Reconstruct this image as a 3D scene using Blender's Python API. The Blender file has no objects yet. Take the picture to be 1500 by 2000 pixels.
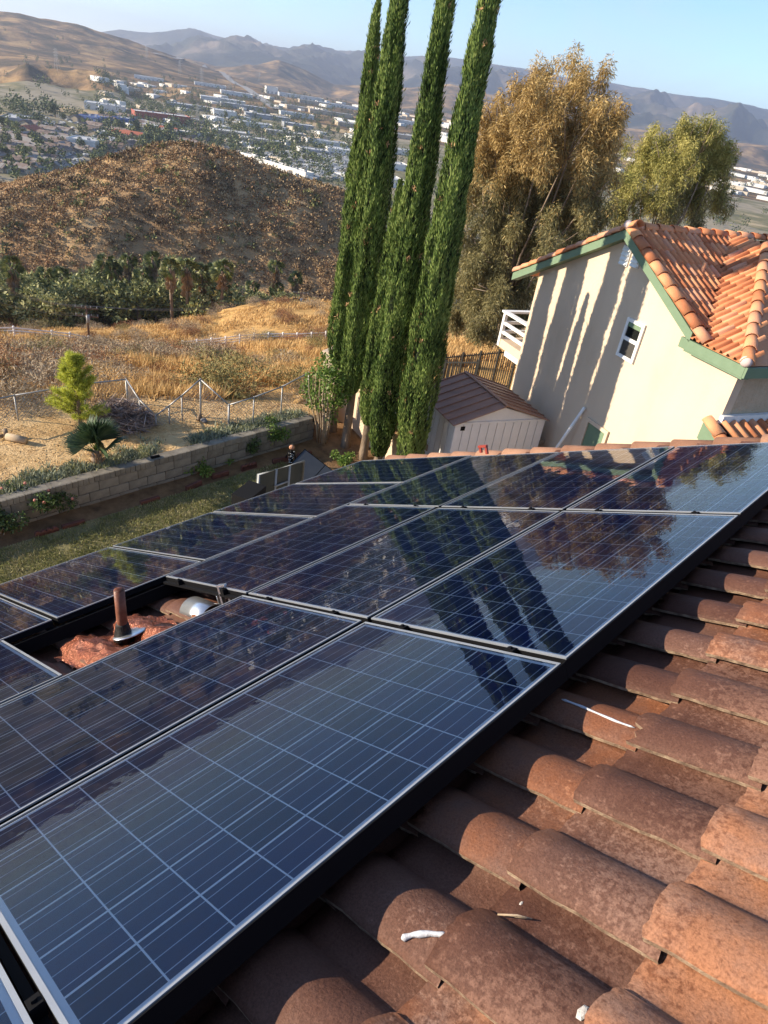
import bpy, bmesh, math, random
import numpy as np
from mathutils import Matrix, Vector

# ------------------------------------------------------------------ camera, sky, sun, exposure
S = bpy.context.scene
COL = S.collection
R3 = np.array([[0.70169894, 0.699333, 0.13620554],
               [0.45752069, -0.29574322, -0.83857663],
               [-0.54616244, 0.65074518, -0.52748203]])
CAM = np.array([0.59688897, -1.79151681, 1.55281594])
FPX = 1320.39
cd = bpy.data.cameras.new('camera')
cam = bpy.data.objects.new('camera', cd)
COL.objects.link(cam)
cd.sensor_fit = 'HORIZONTAL'
cd.sensor_width = 36.0
cd.lens = FPX / 1500.0 * 36.0
cd.clip_start = 0.05
cd.clip_end = 60000.0
M = Matrix([[R3[0][i], -R3[1][i], -R3[2][i], CAM[i]] for i in range(3)] + [[0, 0, 0, 1]])
cam.matrix_world = M
S.camera = cam

SUN_AZ = math.radians(-137.0)     # clockwise from +Y
SUN_EL = math.radians(21.0)
W = bpy.data.worlds.new('World')
S.world = W
W.use_nodes = True
nt = W.node_tree
bg = nt.nodes['Background']
sky = nt.nodes.new('ShaderNodeTexSky')
sky.sky_type = 'NISHITA'
sky.sun_disc = False
sky.sun_elevation = SUN_EL
sky.sun_rotation = SUN_AZ % (2 * math.pi)
sky.altitude = 1500
sky.air_density = 1.0
sky.dust_density = 0.0
sky.ozone_density = 4.0
bg.inputs['Strength'].default_value = 0.115
# thin cirrus streaks, the same all round the sky
tc = nt.nodes.new('ShaderNodeTexCoord')
mp = nt.nodes.new('ShaderNodeMapping')
mp.inputs['Rotation'].default_value = (0.0, 0.0, 0.9)
mp.inputs['Scale'].default_value = (2.2, 5.0, 11.0)
nt.links.new(tc.outputs['Generated'], mp.inputs['Vector'])
nz = nt.nodes.new('ShaderNodeTexNoise')
nz.inputs['Scale'].default_value = 1.5
nz.inputs['Detail'].default_value = 8.0
nz.inputs['Roughness'].default_value = 0.62
nz.inputs['Distortion'].default_value = 0.6
nt.links.new(mp.outputs['Vector'], nz.inputs['Vector'])
rp = nt.nodes.new('ShaderNodeValToRGB')
rp.color_ramp.elements[0].position = 0.41
rp.color_ramp.elements[0].color = (0, 0, 0, 1)
rp.color_ramp.elements[1].position = 0.76
rp.color_ramp.elements[1].color = (0.28, 0.28, 0.28, 1)
nt.links.new(nz.outputs['Fac'], rp.inputs['Fac'])
mx = nt.nodes.new('ShaderNodeMix')
mx.data_type = 'RGBA'
nt.links.new(rp.outputs['Color'], mx.inputs[0])
nt.links.new(sky.outputs['Color'], mx.inputs[6])
mx.inputs[7].default_value = (3.2, 3.4, 3.7, 1)
nt.links.new(mx.outputs[2], bg.inputs['Color'])

sl = bpy.data.lights.new('sun', 'SUN')
sl.energy = 4.8
sl.angle = math.radians(0.5)
sl.color = (1.0, 0.86, 0.66)
sun = bpy.data.objects.new('sun', sl)
COL.objects.link(sun)
sd = Vector((math.sin(SUN_AZ) * math.cos(SUN_EL), math.cos(SUN_AZ) * math.cos(SUN_EL), math.sin(SUN_EL)))
sun.rotation_euler = sd.to_track_quat('Z', 'Y').to_euler()
sun.location = (-30, -30, 40)

S.view_settings.view_transform = 'Standard'
S.view_settings.look = 'None'
S.view_settings.exposure = 1.2
S.view_settings.gamma = 1.0
S.view_settings.use_curve_mapping = False
S.render.engine = 'CYCLES'
S.cycles.max_bounces = 6
S.cycles.transparent_max_bounces = 12
S.cycles.volume_bounces = 0
S.cycles.caustics_reflective = False
S.cycles.caustics_refractive = False
S.cycles.use_denoising = True

rnd = random.Random(11)
rng = np.random.default_rng(11)

# ------------------------------------------------------------------ helpers
def ray(px, py):
    """World direction seen at a place of the photograph (1500 x 2000)."""
    v = R3.T @ np.array([(px - 750) / FPX, (py - 1000) / FPX, 1.0])
    return v / np.linalg.norm(v)

def onz(px, py, z):
    v = ray(px, py)
    return CAM + v * ((z - CAM[2]) / v[2])

def atd(px, py, dist):
    """Point along the sight line at a given horizontal distance."""
    v = ray(px, py)
    return CAM + v * (dist / math.hypot(v[0], v[1]))

def tag(o, label=None, cat=None, group=None, kind=None):
    if label: o['label'] = label
    if cat: o['category'] = cat
    if group: o['group'] = group
    if kind: o['kind'] = kind
    return o

def empty(name, loc=(0, 0, 0), rz=0.0, label=None, cat=None, group=None):
    o = bpy.data.objects.new(name, None)
    o.empty_display_size = 0.2
    COL.objects.link(o)
    o.location = loc
    o.rotation_euler = (0, 0, rz)
    return tag(o, label, cat, group)

def link(name, me, parent=None, mw=None):
    o = bpy.data.objects.new(name, me)
    COL.objects.link(o)
    if parent is not None:
        o.parent = parent
    if mw is not None:
        o.matrix_local = mw
    return o

def copy_tree(o, parent=None):
    c = o.copy()
    COL.objects.link(c)
    c.parent = parent
    for ch in list(o.children):
        copy_tree(ch, c)
    return c

def np_mesh(name, V, F, mat=None, smooth=False, mi=None):
    """Mesh from arrays: V (n,3), F (m,k)."""
    V = np.asarray(V, dtype=np.float32)
    F = np.asarray(F, dtype=np.int32)
    me = bpy.data.meshes.new(name)
    m, k = F.shape
    me.vertices.add(len(V))
    me.vertices.foreach_set('co', V.ravel())
    me.loops.add(m * k)
    me.loops.foreach_set('vertex_index', F.ravel())
    me.polygons.add(m)
    me.polygons.foreach_set('loop_start', np.arange(0, m * k, k, dtype=np.int32))
    me.polygons.foreach_set('loop_total', np.full(m, k, dtype=np.int32))
    mats = mat if isinstance(mat, (list, tuple)) else [mat]
    for q in mats:
        if q is not None: me.materials.append(q)
    if mi is not None:
        me.polygons.foreach_set('material_index', np.asarray(mi, dtype=np.int32))
    if smooth:
        me.polygons.foreach_set('use_smooth', np.ones(m, dtype=bool))
    me.update(calc_edges=True)
    return me

class MB:
    """Collects boxes, prisms, tubes and polygons; build() links them as one mesh."""
    def __init__(self):
        self.v = []; self.f = []; self.m = []
    def poly(self, pts, mi=0):
        b = len(self.v); self.v += [tuple(p) for p in pts]
        self.f.append(list(range(b, b + len(pts)))); self.m.append(mi); return self
    def hexa(self, p, mi=0):
        b = len(self.v); self.v += [tuple(q) for q in p]
        for q in ((0, 3, 2, 1), (4, 5, 6, 7), (0, 1, 5, 4), (1, 2, 6, 5), (2, 3, 7, 6), (3, 0, 4, 7)):
            self.f.append([b + i for i in q]); self.m.append(mi)
        return self
    def box(self, x0, y0, z0, x1, y1, z1, mi=0):
        return self.hexa([(x0, y0, z0), (x1, y0, z0), (x1, y1, z0), (x0, y1, z0),
                          (x0, y0, z1), (x1, y0, z1), (x1, y1, z1), (x0, y1, z1)], mi)
    def bar(self, a, b, w, h, mi=0):
        a = Vector(a); b = Vector(b); d = (b - a).normalized()
        up = Vector((0, 0, 1)) if abs(d.z) < 0.95 else Vector((1, 0, 0))
        s = d.cross(up).normalized() * (w / 2); u = s.cross(d).normalized() * (h / 2)
        return self.hexa([a - s - u, a + s - u, b + s - u, b - s - u, a - s + u, a + s + u, b + s + u, b - s + u], mi)
    def tube(self, pts, rad, seg=8, cap=True, mi=0):
        pts = [Vector(p) for p in pts]
        rr = rad if isinstance(rad, (list, tuple)) else [rad] * len(pts)
        b = len(self.v); prev = None
        for i, p in enumerate(pts):
            d = (pts[min(i + 1, len(pts) - 1)] - pts[max(i - 1, 0)]).normalized()
            if prev is None:
                a = Vector((0, 0, 1)) if abs(d.z) < 0.9 else Vector((1, 0, 0))
                n = d.cross(a).normalized()
            else:
                n = (prev - d * prev.dot(d)).normalized()
            prev = n; c = d.cross(n)
            for k in range(seg):
                t = 2 * math.pi * k / seg
                self.v.append(tuple(p + (n * math.cos(t) + c * math.sin(t)) * rr[i]))
        for i in range(len(pts) - 1):
            for k in range(seg):
                k2 = (k + 1) % seg
                self.f.append([b + i * seg + k, b + i * seg + k2, b + (i + 1) * seg + k2, b + (i + 1) * seg + k]); self.m.append(mi)
        if cap:
            self.f.append([b + k for k in range(seg)][::-1]); self.m.append(mi)
            e = b + (len(pts) - 1) * seg
            self.f.append([e + k for k in range(seg)]); self.m.append(mi)
        return self
    def ball(self, c, r, seg=12, ring=8, mi=0):
        rx, ry, rz = r if isinstance(r, (list, tuple)) else (r, r, r)
        b = len(self.v)
        for i in range(ring + 1):
            t = math.pi * i / ring
            for k in range(seg):
                p = 2 * math.pi * k / seg
                self.v.append((c[0] + rx * math.sin(t) * math.cos(p), c[1] + ry * math.sin(t) * math.sin(p), c[2] + rz * math.cos(t)))
        for i in range(ring):
            for k in range(seg):
                k2 = (k + 1) % seg
                self.f.append([b + i * seg + k, b + (i + 1) * seg + k, b + (i + 1) * seg + k2, b + i * seg + k2]); self.m.append(mi)
        return self
    def mesh(self, name, mats, smooth=False):
        me = bpy.data.meshes.new(name)
        me.from_pydata(self.v, [], self.f)
        for q in (mats if isinstance(mats, (list, tuple)) else [mats]): me.materials.append(q)
        me.polygons.foreach_set('material_index', self.m)
        if smooth: me.polygons.foreach_set('use_smooth', [True] * len(self.f))
        me.validate(); me.update()
        return me
    def build(self, name, mats, parent=None, smooth=False, mw=None):
        return link(name, self.mesh(name, mats, smooth), parent, mw)

# ------------------------------------------------------------------ materials
def N(nt, t, **kw):
    n = nt.nodes.new(t)
    for k, v in kw.items():
        if k in n.inputs: n.inputs[k].default_value = v
        else: setattr(n, k, v)
    return n

def mat(name, cols, scale=5.0, detail=5.0, rough=0.7, bump=0.0, bscale=None, metallic=0.0, spec=0.3,
        island=0.0, obj=0.0, coord='Object', trans=0.0, stops=None, stretch=None, distort=0.0, rough2=None):
    """Principled material: noise ramp of colours, optional per-leaf / per-object variation, bump, translucency."""
    m = bpy.data.materials.new(name)
    m.use_nodes = True
    t = m.node_tree
    p = t.nodes['Principled BSDF']
    p.inputs['Roughness'].default_value = rough
    p.inputs['Metallic'].default_value = metallic
    p.inputs['Specular IOR Level'].default_value = spec
    if not isinstance(cols, list): cols = [cols]
    tcd = N(t, 'ShaderNodeTexCoord')
    if coord == 'World':
        vec = N(t, 'ShaderNodeNewGeometry').outputs['Position']
    else:
        vec = tcd.outputs[coord]
    if stretch:
        mpn = N(t, 'ShaderNodeMapping')
        mpn.inputs['Scale'].default_value = stretch
        t.links.new(vec, mpn.inputs['Vector']); vec = mpn.outputs['Vector']
    nzn = N(t, 'ShaderNodeTexNoise', Scale=scale, Detail=detail, Roughness=0.6, Distortion=distort)
    t.links.new(vec, nzn.inputs['Vector'])
    fac = nzn.outputs['Fac']
    if island or obj:
        geo = N(t, 'ShaderNodeNewGeometry'); oi = N(t, 'ShaderNodeObjectInfo')
        src = geo.outputs['Random Per Island'] if island else oi.outputs['Random']
        ma = N(t, 'ShaderNodeMath', operation='MULTIPLY_ADD')
        t.links.new(src, ma.inputs[0]); ma.inputs[1].default_value = island or obj; ma.inputs[2].default_value = -(island or obj) / 2
        ad = N(t, 'ShaderNodeMath', operation='ADD')
        t.links.new(ma.outputs[0], ad.inputs[0]); t.links.new(fac, ad.inputs[1]); fac = ad.outputs[0]
        if island and obj:
            ma2 = N(t, 'ShaderNodeMath', operation='MULTIPLY_ADD')
            t.links.new(oi.outputs['Random'], ma2.inputs[0]); ma2.inputs[1].default_value = obj; ma2.inputs[2].default_value = -obj / 2
            ad2 = N(t, 'ShaderNodeMath', operation='ADD')
            t.links.new(ma2.outputs[0], ad2.inputs[0]); t.links.new(fac, ad2.inputs[1]); fac = ad2.outputs[0]
    r = N(t, 'ShaderNodeValToRGB')
    cr = r.color_ramp
    n = len(cols)
    ps = stops or ([0.5] if n == 1 else [0.3 + 0.4 * i / (n - 1) for i in range(n)])
    while len(cr.elements) < n: cr.elements.new(0.5)
    while len(cr.elements) > max(n, 1): cr.elements.remove(cr.elements[-1])
    for e, c, q in zip(cr.elements, cols, ps):
        e.position = q; e.color = (*c, 1)
    t.links.new(fac, r.inputs['Fac'])
    t.links.new(r.outputs['Color'], p.inputs['Base Color'])
    if rough2 is not None:
        mr = N(t, 'ShaderNodeMapRange')
        mr.inputs['From Min'].default_value = 0.35; mr.inputs['From Max'].default_value = 0.65
        mr.inputs['To Min'].default_value = rough; mr.inputs['To Max'].default_value = rough2
        t.links.new(nzn.outputs['Fac'], mr.inputs['Value']); t.links.new(mr.outputs['Result'], p.inputs['Roughness'])
    if bump:
        b = N(t, 'ShaderNodeBump', Strength=1.0, Distance=bump)
        nb = N(t, 'ShaderNodeTexNoise', Scale=bscale or scale * 4, Detail=6.0, Roughness=0.65)
        t.links.new(vec, nb.inputs['Vector'])
        t.links.new(nb.outputs['Fac'], b.inputs['Height']); t.links.new(b.outputs['Normal'], p.inputs['Normal'])
    if trans:
        out = t.nodes['Material Output']
        tr = N(t, 'ShaderNodeBsdfTranslucent')
        t.links.new(r.outputs['Color'], tr.inputs['Color'])
        ms = N(t, 'ShaderNodeMixShader'); ms.inputs[0].default_value = trans
        t.links.new(p.outputs[0], ms.inputs[1]); t.links.new(tr.outputs[0], ms.inputs[2])
        t.links.new(ms.outputs[0], out.inputs['Surface'])
    return m

# ------------------------------------------------------------------ noise on arrays
def _hash(ix, iy, seed):
    h = (ix.astype(np.int64) * 374761393 + iy.astype(np.int64) * 668265263 + seed * 1442695041) & 0xFFFFFFFF
    h = ((h ^ (h >> 13)) * 1274126177) & 0xFFFFFFFF
    return ((h ^ (h >> 16)) & 0xFFFFFF) / float(0xFFFFFF)

def vnoise(x, y, seed=0):
    x = np.asarray(x, float); y = np.asarray(y, float)
    ix = np.floor(x); iy = np.floor(y); fx = x - ix; fy = y - iy
    fx = fx * fx * (3 - 2 * fx); fy = fy * fy * (3 - 2 * fy)
    a = _hash(ix, iy, seed); b = _hash(ix + 1, iy, seed); c = _hash(ix, iy + 1, seed); d = _hash(ix + 1, iy + 1, seed)
    return (a * (1 - fx) + b * fx) * (1 - fy) + (c * (1 - fx) + d * fx) * fy

def fbm(x, y, octv=4, seed=0, ridged=False):
    s = 0.0; a = 1.0; tot = 0.0
    for o in range(octv):
        n = vnoise(x * 2 ** o + 17.3 * o, y * 2 ** o - 9.1 * o, seed + o)
        if ridged: n = 1 - np.abs(2 * n - 1)
        s = s + a * n; tot += a; a *= 0.5
    return s / tot
# ------------------------------------------------------------------ terrain
AZK = np.array([-110, -80, -72.7, -69, -66.5, -64, -61, -59.3, -58, -56.3, -53.2, -51.5, -49, -47.2, -44, -40, -37, -33, -28, -24, -19, -10, 10])
def prof(pairs):
    a = np.array(pairs, float)
    return lambda az: np.interp(az, a[:, 0], a[:, 1])
el_fence = prof([(-80, -19.4), (-72.7, -19.2), (-69, -19.65), (-66.5, -19.95), (-59.3, -19.95), (-53.2, -19.3), (-47.4, -18.5), (-37, -16.65), (-30, -15.5), (-10, -15)])
z_field = prof([(-80, -31.0), (-66, -31.0), (-59.5, -30.5), (-56.3, -33.5), (-52, -31.8), (-47.5, -31.4), (-37, -31.0), (-10, -31)])   # crest of the far field edge
d_field = prof([(-80, 95), (-66, 95), (-60, 97), (-56, 116), (-52, 120), (-40, 120), (-10, 120)])
el_crest = prof([(-80, -10.4), (-71.2, -9.31), (-69.3, -8.7), (-66.9, -8.0), (-64, -6.86), (-61, -5.95), (-58.2, -5.43), (-55.6, -5.66), (-51.5, -6.52), (-47.1, -7.3), (-45, -8.6), (-42, -11), (-38, -13), (-30, -14), (-10, -14)])
el_low = prof([(-80, -1.9), (-72, -2.5), (-70.3, -2.8), (-68.7, -2.06), (-66.6, -2.1), (-64.1, -2.02), (-62.2, -2.9), (-59.9, -3.3), (-57, -2.9), (-50, -2.85), (-10, -2.9)])
el_left = prof([(-80, 0.55), (-69.8, 0.6), (-68.7, 0.7), (-67.5, 0.56), (-65.1, 0.6), (-63, 0.28), (-59.8, -0.26), (-56.7, -0.72), (-53.9, -1.15), (-50, -1.35), (-40, -1.35), (-10, -1.35)])
el_mid = prof([(-80, 0.3), (-63, 0.05), (-60.8, -0.11), (-56.8, -0.42), (-55, -0.18), (-52.4, 0.54), (-50.4, 0.15), (-48.5, -0.36), (-46.7, -0.11), (-43, 0.23), (-40.2, 0.78), (-36, 0.5), (-28, -0.2), (-20, 0.15), (-10, 0.3)])
el_far = prof([(-80, 0.0), (-66, 0.15), (-63.8, 0.5), (-63, 0.71), (-60.7, 0.9), (-58, 1.39), (-55.7, 1.2), (-52, 1.3), (-47, 1.78), (-43.7, 1.99), (-40.5, 2.34), (-36.2, 2.4), (-32.5, 2.28), (-28, 2.34), (-25.5, 2.3), (-22.6, 2.39), (-20.9, 2.32), (-18.9, 2.14), (-10, 1.7), (10, 1.2)])
tan = lambda e: np.tan(np.radians(e))
def near_d(az):
    return np.interp(az, [-80, -50, -44, -10], [15.7, 15.7, 21.5, 24])
def near_z(az):
    return np.interp(az, [-80, -50, -46, -10], [-5.53, -5.53, -6.05, -6.05])
def rings(az):
    """(distance, height) control points of the land along one azimuth."""
    az = np.asarray(az, float)
    o = np.ones_like(az)
    zc = 1.55
    left = np.clip((-58.5 - az) / 3.0, 0, 1)
    L = []
    L.append((0.5 * o, -6.35 * o))
    L.append((near_d(az) - 0.9, -6.35 * o))
    L.append((near_d(az), near_z(az)))
    L.append((78 * o, zc + 78 * tan(el_fence(az))))
    L.append((d_field(az), z_field(az)))
    L.append((152 * o, np.interp(az, [-66, -56, -50], [-50, -49, -47.5])))
    L.append((205 * o, zc + 205 * tan(el_crest(az))))
    L.append((285 * o, zc + 205 * tan(el_crest(az)) - 26))
    L.append((430 * o, -78 * o))
    L.append((600 * o, -78 * o))
    L.append((1150 * o, -69 * o))
    zl = zc + 1400 * tan(el_low(az))
    L.append((1400 * o, -65 * (1 - left) + zl * left))
    L.append((1650 * o, -61 * (1 - left) + (zl - 18) * left))
    L.append((2150 * o, -53 * (1 - left) + (-48) * left))
    L.append((3000 * o, zc + 3000 * tan(el_left(az))))
    L.append((3300 * o, zc + 3300 * tan(np.minimum(el_left(az) - 0.15, el_mid(az) - 0.9))))
    L.append((4200 * o, zc + 4200 * tan(el_mid(az) - 0.02)))
    L.append((5000 * o, zc + 4600 * tan(np.minimum(el_mid(az), 0.2) - 0.6)))
    L.append((7500 * o, zc + 7500 * tan(el_far(az) * 0.5)))
    L.append((9600 * o, zc + 9600 * tan(el_far(az))))
    L.append((12500 * o, zc + 9600 * tan(el_far(az) * 0.55)))
    return L

def land(az, d):
    """Height of the land for arrays az (degrees) and d (metres) of the same shape."""
    L = rings(az)
    z = np.full(np.shape(d), 0.0)
    done = np.zeros(np.shape(d), bool)
    for i in range(len(L) - 1):
        d0, z0 = L[i]; d1, z1 = L[i + 1]
        t = np.clip((d - d0) / (d1 - d0), 0, 1)
        if i in (5, 6, 7, 13, 14, 15, 16, 17, 19): t = t * t * (3 - 2 * t) * 0.55 + t * 0.45
        m = (d >= d0) & (d < d1)
        z = np.where(m, z0 + (z1 - z0) * t, z); done |= m
    z = np.where(done, z, L[-1][1])
    x = CAM[0] + d * np.sin(np.radians(az)); y = CAM[1] + d * np.cos(np.radians(az))
    # relief that belongs to each belt of land
    def band(a, b, c, e): return np.clip((d - a) / (b - a), 0, 1) * np.clip((e - d) / (e - c), 0, 1)
    z = z + band(24, 40, 90, 130) * (fbm(x / 9, y / 9, 3, 3) - 0.5) * 1.3
    w = band(150, 172, 215, 260)
    z = z + w * ((fbm(x / 42, y / 42, 4, 21, True) - 0.62) * 9.0 + (fbm(x / 9, y / 9, 3, 5) - 0.5) * 1.6) * np.clip(np.abs(d - 205) / 22 + 0.12, 0, 1)
    wl = band(1180, 1330, 1500, 1800) * np.clip((-58.5 - az) / 2.0, 0, 1)
    z = z + wl * (fbm(x / 130, y / 130, 4, 31, True) - 0.62) * 46
    wh = band(2200, 2500, 2900, 3500)
    z = z + wh * (fbm(x / 420, y / 420, 5, 41, True) - 0.62) * (24 + 14 * np.clip((-56 - az) / 5, 0, 1))
    wm = band(3400, 3800, 4300, 4900) * np.clip((az + 62.5) / 3.0, 0.05, 1)
    z = z + wm * (fbm(x / 500, y / 500, 5, 51, True) - 0.62) * 90 * np.clip(np.abs(d - 4200) / 500 + 0.25, 0, 1)
    wf = band(5200, 6600, 9800, 12000) * np.clip((az + 64.5) / 2.0, 0.12, 1)
    z = z + wf * (fbm(x / 950, y / 950, 7, 61, True) - 0.66) * 600 * np.clip(np.abs(d - 9600) / 2200 + 0.06, 0, 1)
    return z

azg = np.concatenate([np.linspace(-150, -82, 24, endpoint=False), np.linspace(-82, -8, 500, endpoint=False), np.linspace(-8, 60, 24)])
dg = np.concatenate([[0.5, 4, 8, 12, 14, 14.6, 14.8], np.geomspace(15.2, 150, 150, endpoint=False), np.geomspace(150, 290, 80, endpoint=False),
                     np.geomspace(290, 2200, 85, endpoint=False), np.geomspace(2200, 12500, 210)])
AZ, DD = np.meshgrid(azg, dg, indexing='ij')
ZZ = land(AZ, DD)
def zland(x, y):
    dx = x - CAM[0]; dy = y - CAM[1]
    d = math.hypot(dx, dy); az = math.degrees(math.atan2(dx, dy))
    i = min(max(np.searchsorted(azg, az) - 1, 0), len(azg) - 2); j = min(max(np.searchsorted(dg, d) - 1, 0), len(dg) - 2)
    a = (az - azg[i]) / (azg[i + 1] - azg[i]); b = (d - dg[j]) / (dg[j + 1] - dg[j])
    a = min(max(a, 0), 1); b = min(max(b, 0), 1)
    return float((ZZ[i, j] * (1 - b) + ZZ[i, j + 1] * b) * (1 - a) + (ZZ[i + 1, j] * (1 - b) + ZZ[i + 1, j + 1] * b) * a)

def hit(px, py, dmin=16.0, dmax=12000.0):
    """Where a sight line first meets the land."""
    v = ray(px, py)
    az = math.degrees(math.atan2(v[0], v[1])); h = math.hypot(v[0], v[1])
    i = min(max(np.searchsorted(azg, az) - 1, 0), len(azg) - 2)
    a = (az - azg[i]) / (azg[i + 1] - azg[i])
    zl = ZZ[i] * (1 - a) + ZZ[i + 1] * a
    zr = CAM[2] + v[2] / h * dg
    k = np.where((zl >= zr) & (dg >= dmin))[0]
    if len(k) == 0: return None
    j = max(k[0], 1)
    g0 = zr[j - 1] - zl[j - 1]; g1 = zr[j] - zl[j]
    t = g0 / (g0 - g1) if g0 != g1 else 1.0
    dd = dg[j - 1] + min(max(t, 0), 1) * (dg[j] - dg[j - 1])
    if dd > dmax: return None
    p = CAM + v / h * dd
    return np.array([p[0], p[1], CAM[2] + v[2] / h * dd])

XX = CAM[0] + DD * np.sin(np.radians(AZ)); YY = CAM[1] + DD * np.cos(np.radians(AZ))
na, nd = AZ.shape
VALL = np.stack([XX, YY, ZZ], -1)
def belt(name, j0, j1, material, label):
    V = VALL[:, j0:j1 + 1].reshape(-1, 3)
    w = j1 - j0 + 1
    i, j = np.meshgrid(np.arange(na - 1), np.arange(w - 1), indexing='ij')
    F = np.stack([i * w + j, i * w + j + 1, (i + 1) * w + j + 1, (i + 1) * w + j], -1).reshape(-1, 4)
    F = F[:, ::-1]
    o = link(name, np_mesh(name, V, F, material, True))
    tag(o, label, 'ground', None, 'structure')
    return o
jd = lambda d: int(np.searchsorted(dg, d))

m_field = mat('dry_grass_ground', [(0.22, 0.12, 0.05), (0.42, 0.25, 0.09), (0.54, 0.33, 0.125), (0.44, 0.25, 0.10)], scale=0.28, detail=9, rough=0.95, bump=0.10, bscale=6, coord='World', spec=0.05)
m_scrub = mat('scrub_hill_ground', [(0.17, 0.105, 0.06), (0.30, 0.19, 0.10), (0.42, 0.28, 0.145), (0.54, 0.38, 0.21)], scale=0.06, detail=10, rough=0.95, bump=0.5, bscale=0.7, coord='World', spec=0.05)
m_valley = mat('valley_ground', [(0.19, 0.17, 0.125), (0.31, 0.265, 0.19), (0.14, 0.135, 0.07), (0.40, 0.32, 0.20)], scale=0.012, detail=12, rough=0.95, coord='World', spec=0.05)
m_hills = mat('brown_hills_ground', [(0.07, 0.062, 0.04), (0.12, 0.088, 0.055), (0.22, 0.145, 0.08), (0.38, 0.25, 0.12)], scale=0.011, detail=14, rough=0.95, bump=5.0, bscale=0.03, coord='World', spec=0.02, stops=[0.39, 0.47, 0.54, 0.64])
m_mount = mat('chaparral_mountain', [(0.022, 0.028, 0.022), (0.045, 0.047, 0.034), (0.10, 0.085, 0.062), (0.24, 0.18, 0.13)], scale=0.0022, detail=13, rough=0.95, bump=22.0, bscale=0.006, coord='World', spec=0.02, stops=[0.40, 0.49, 0.56, 0.66])
belt('dry_field', 0, jd(132), m_field, 'sloping field of dry golden grass below the yard fence')
belt('scrub_hill', jd(132), jd(285), m_scrub, 'steep brown hill with scattered scrub above the palm ravine')
belt('valley_floor', jd(285), jd(1250), m_valley, 'flat built up valley floor behind the scrub hill')
belt('brown_hills', jd(1250), jd(5000), m_hills, 'rolling brown hills beyond the town')
belt('mountains', jd(5000), nd - 1, m_mount, 'hazy blue mountain range along the horizon')
# ------------------------------------------------------------------ our house, its tiled roof
PITCH = math.radians(27.2)
RC, RS = math.cos(PITCH), math.sin(PITCH)
RMAT = Matrix([[RC, 0, -RS, 0], [0, 1, 0, 0], [RS, 0, RC, 0], [0, 0, 0, 1]])    # roof frame: x up the slope, y along the eave, z off the roof
def roof(s, u, n=0.0):
    return Vector((s * RC - n * RS, u, s * RS + n * RC))

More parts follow.
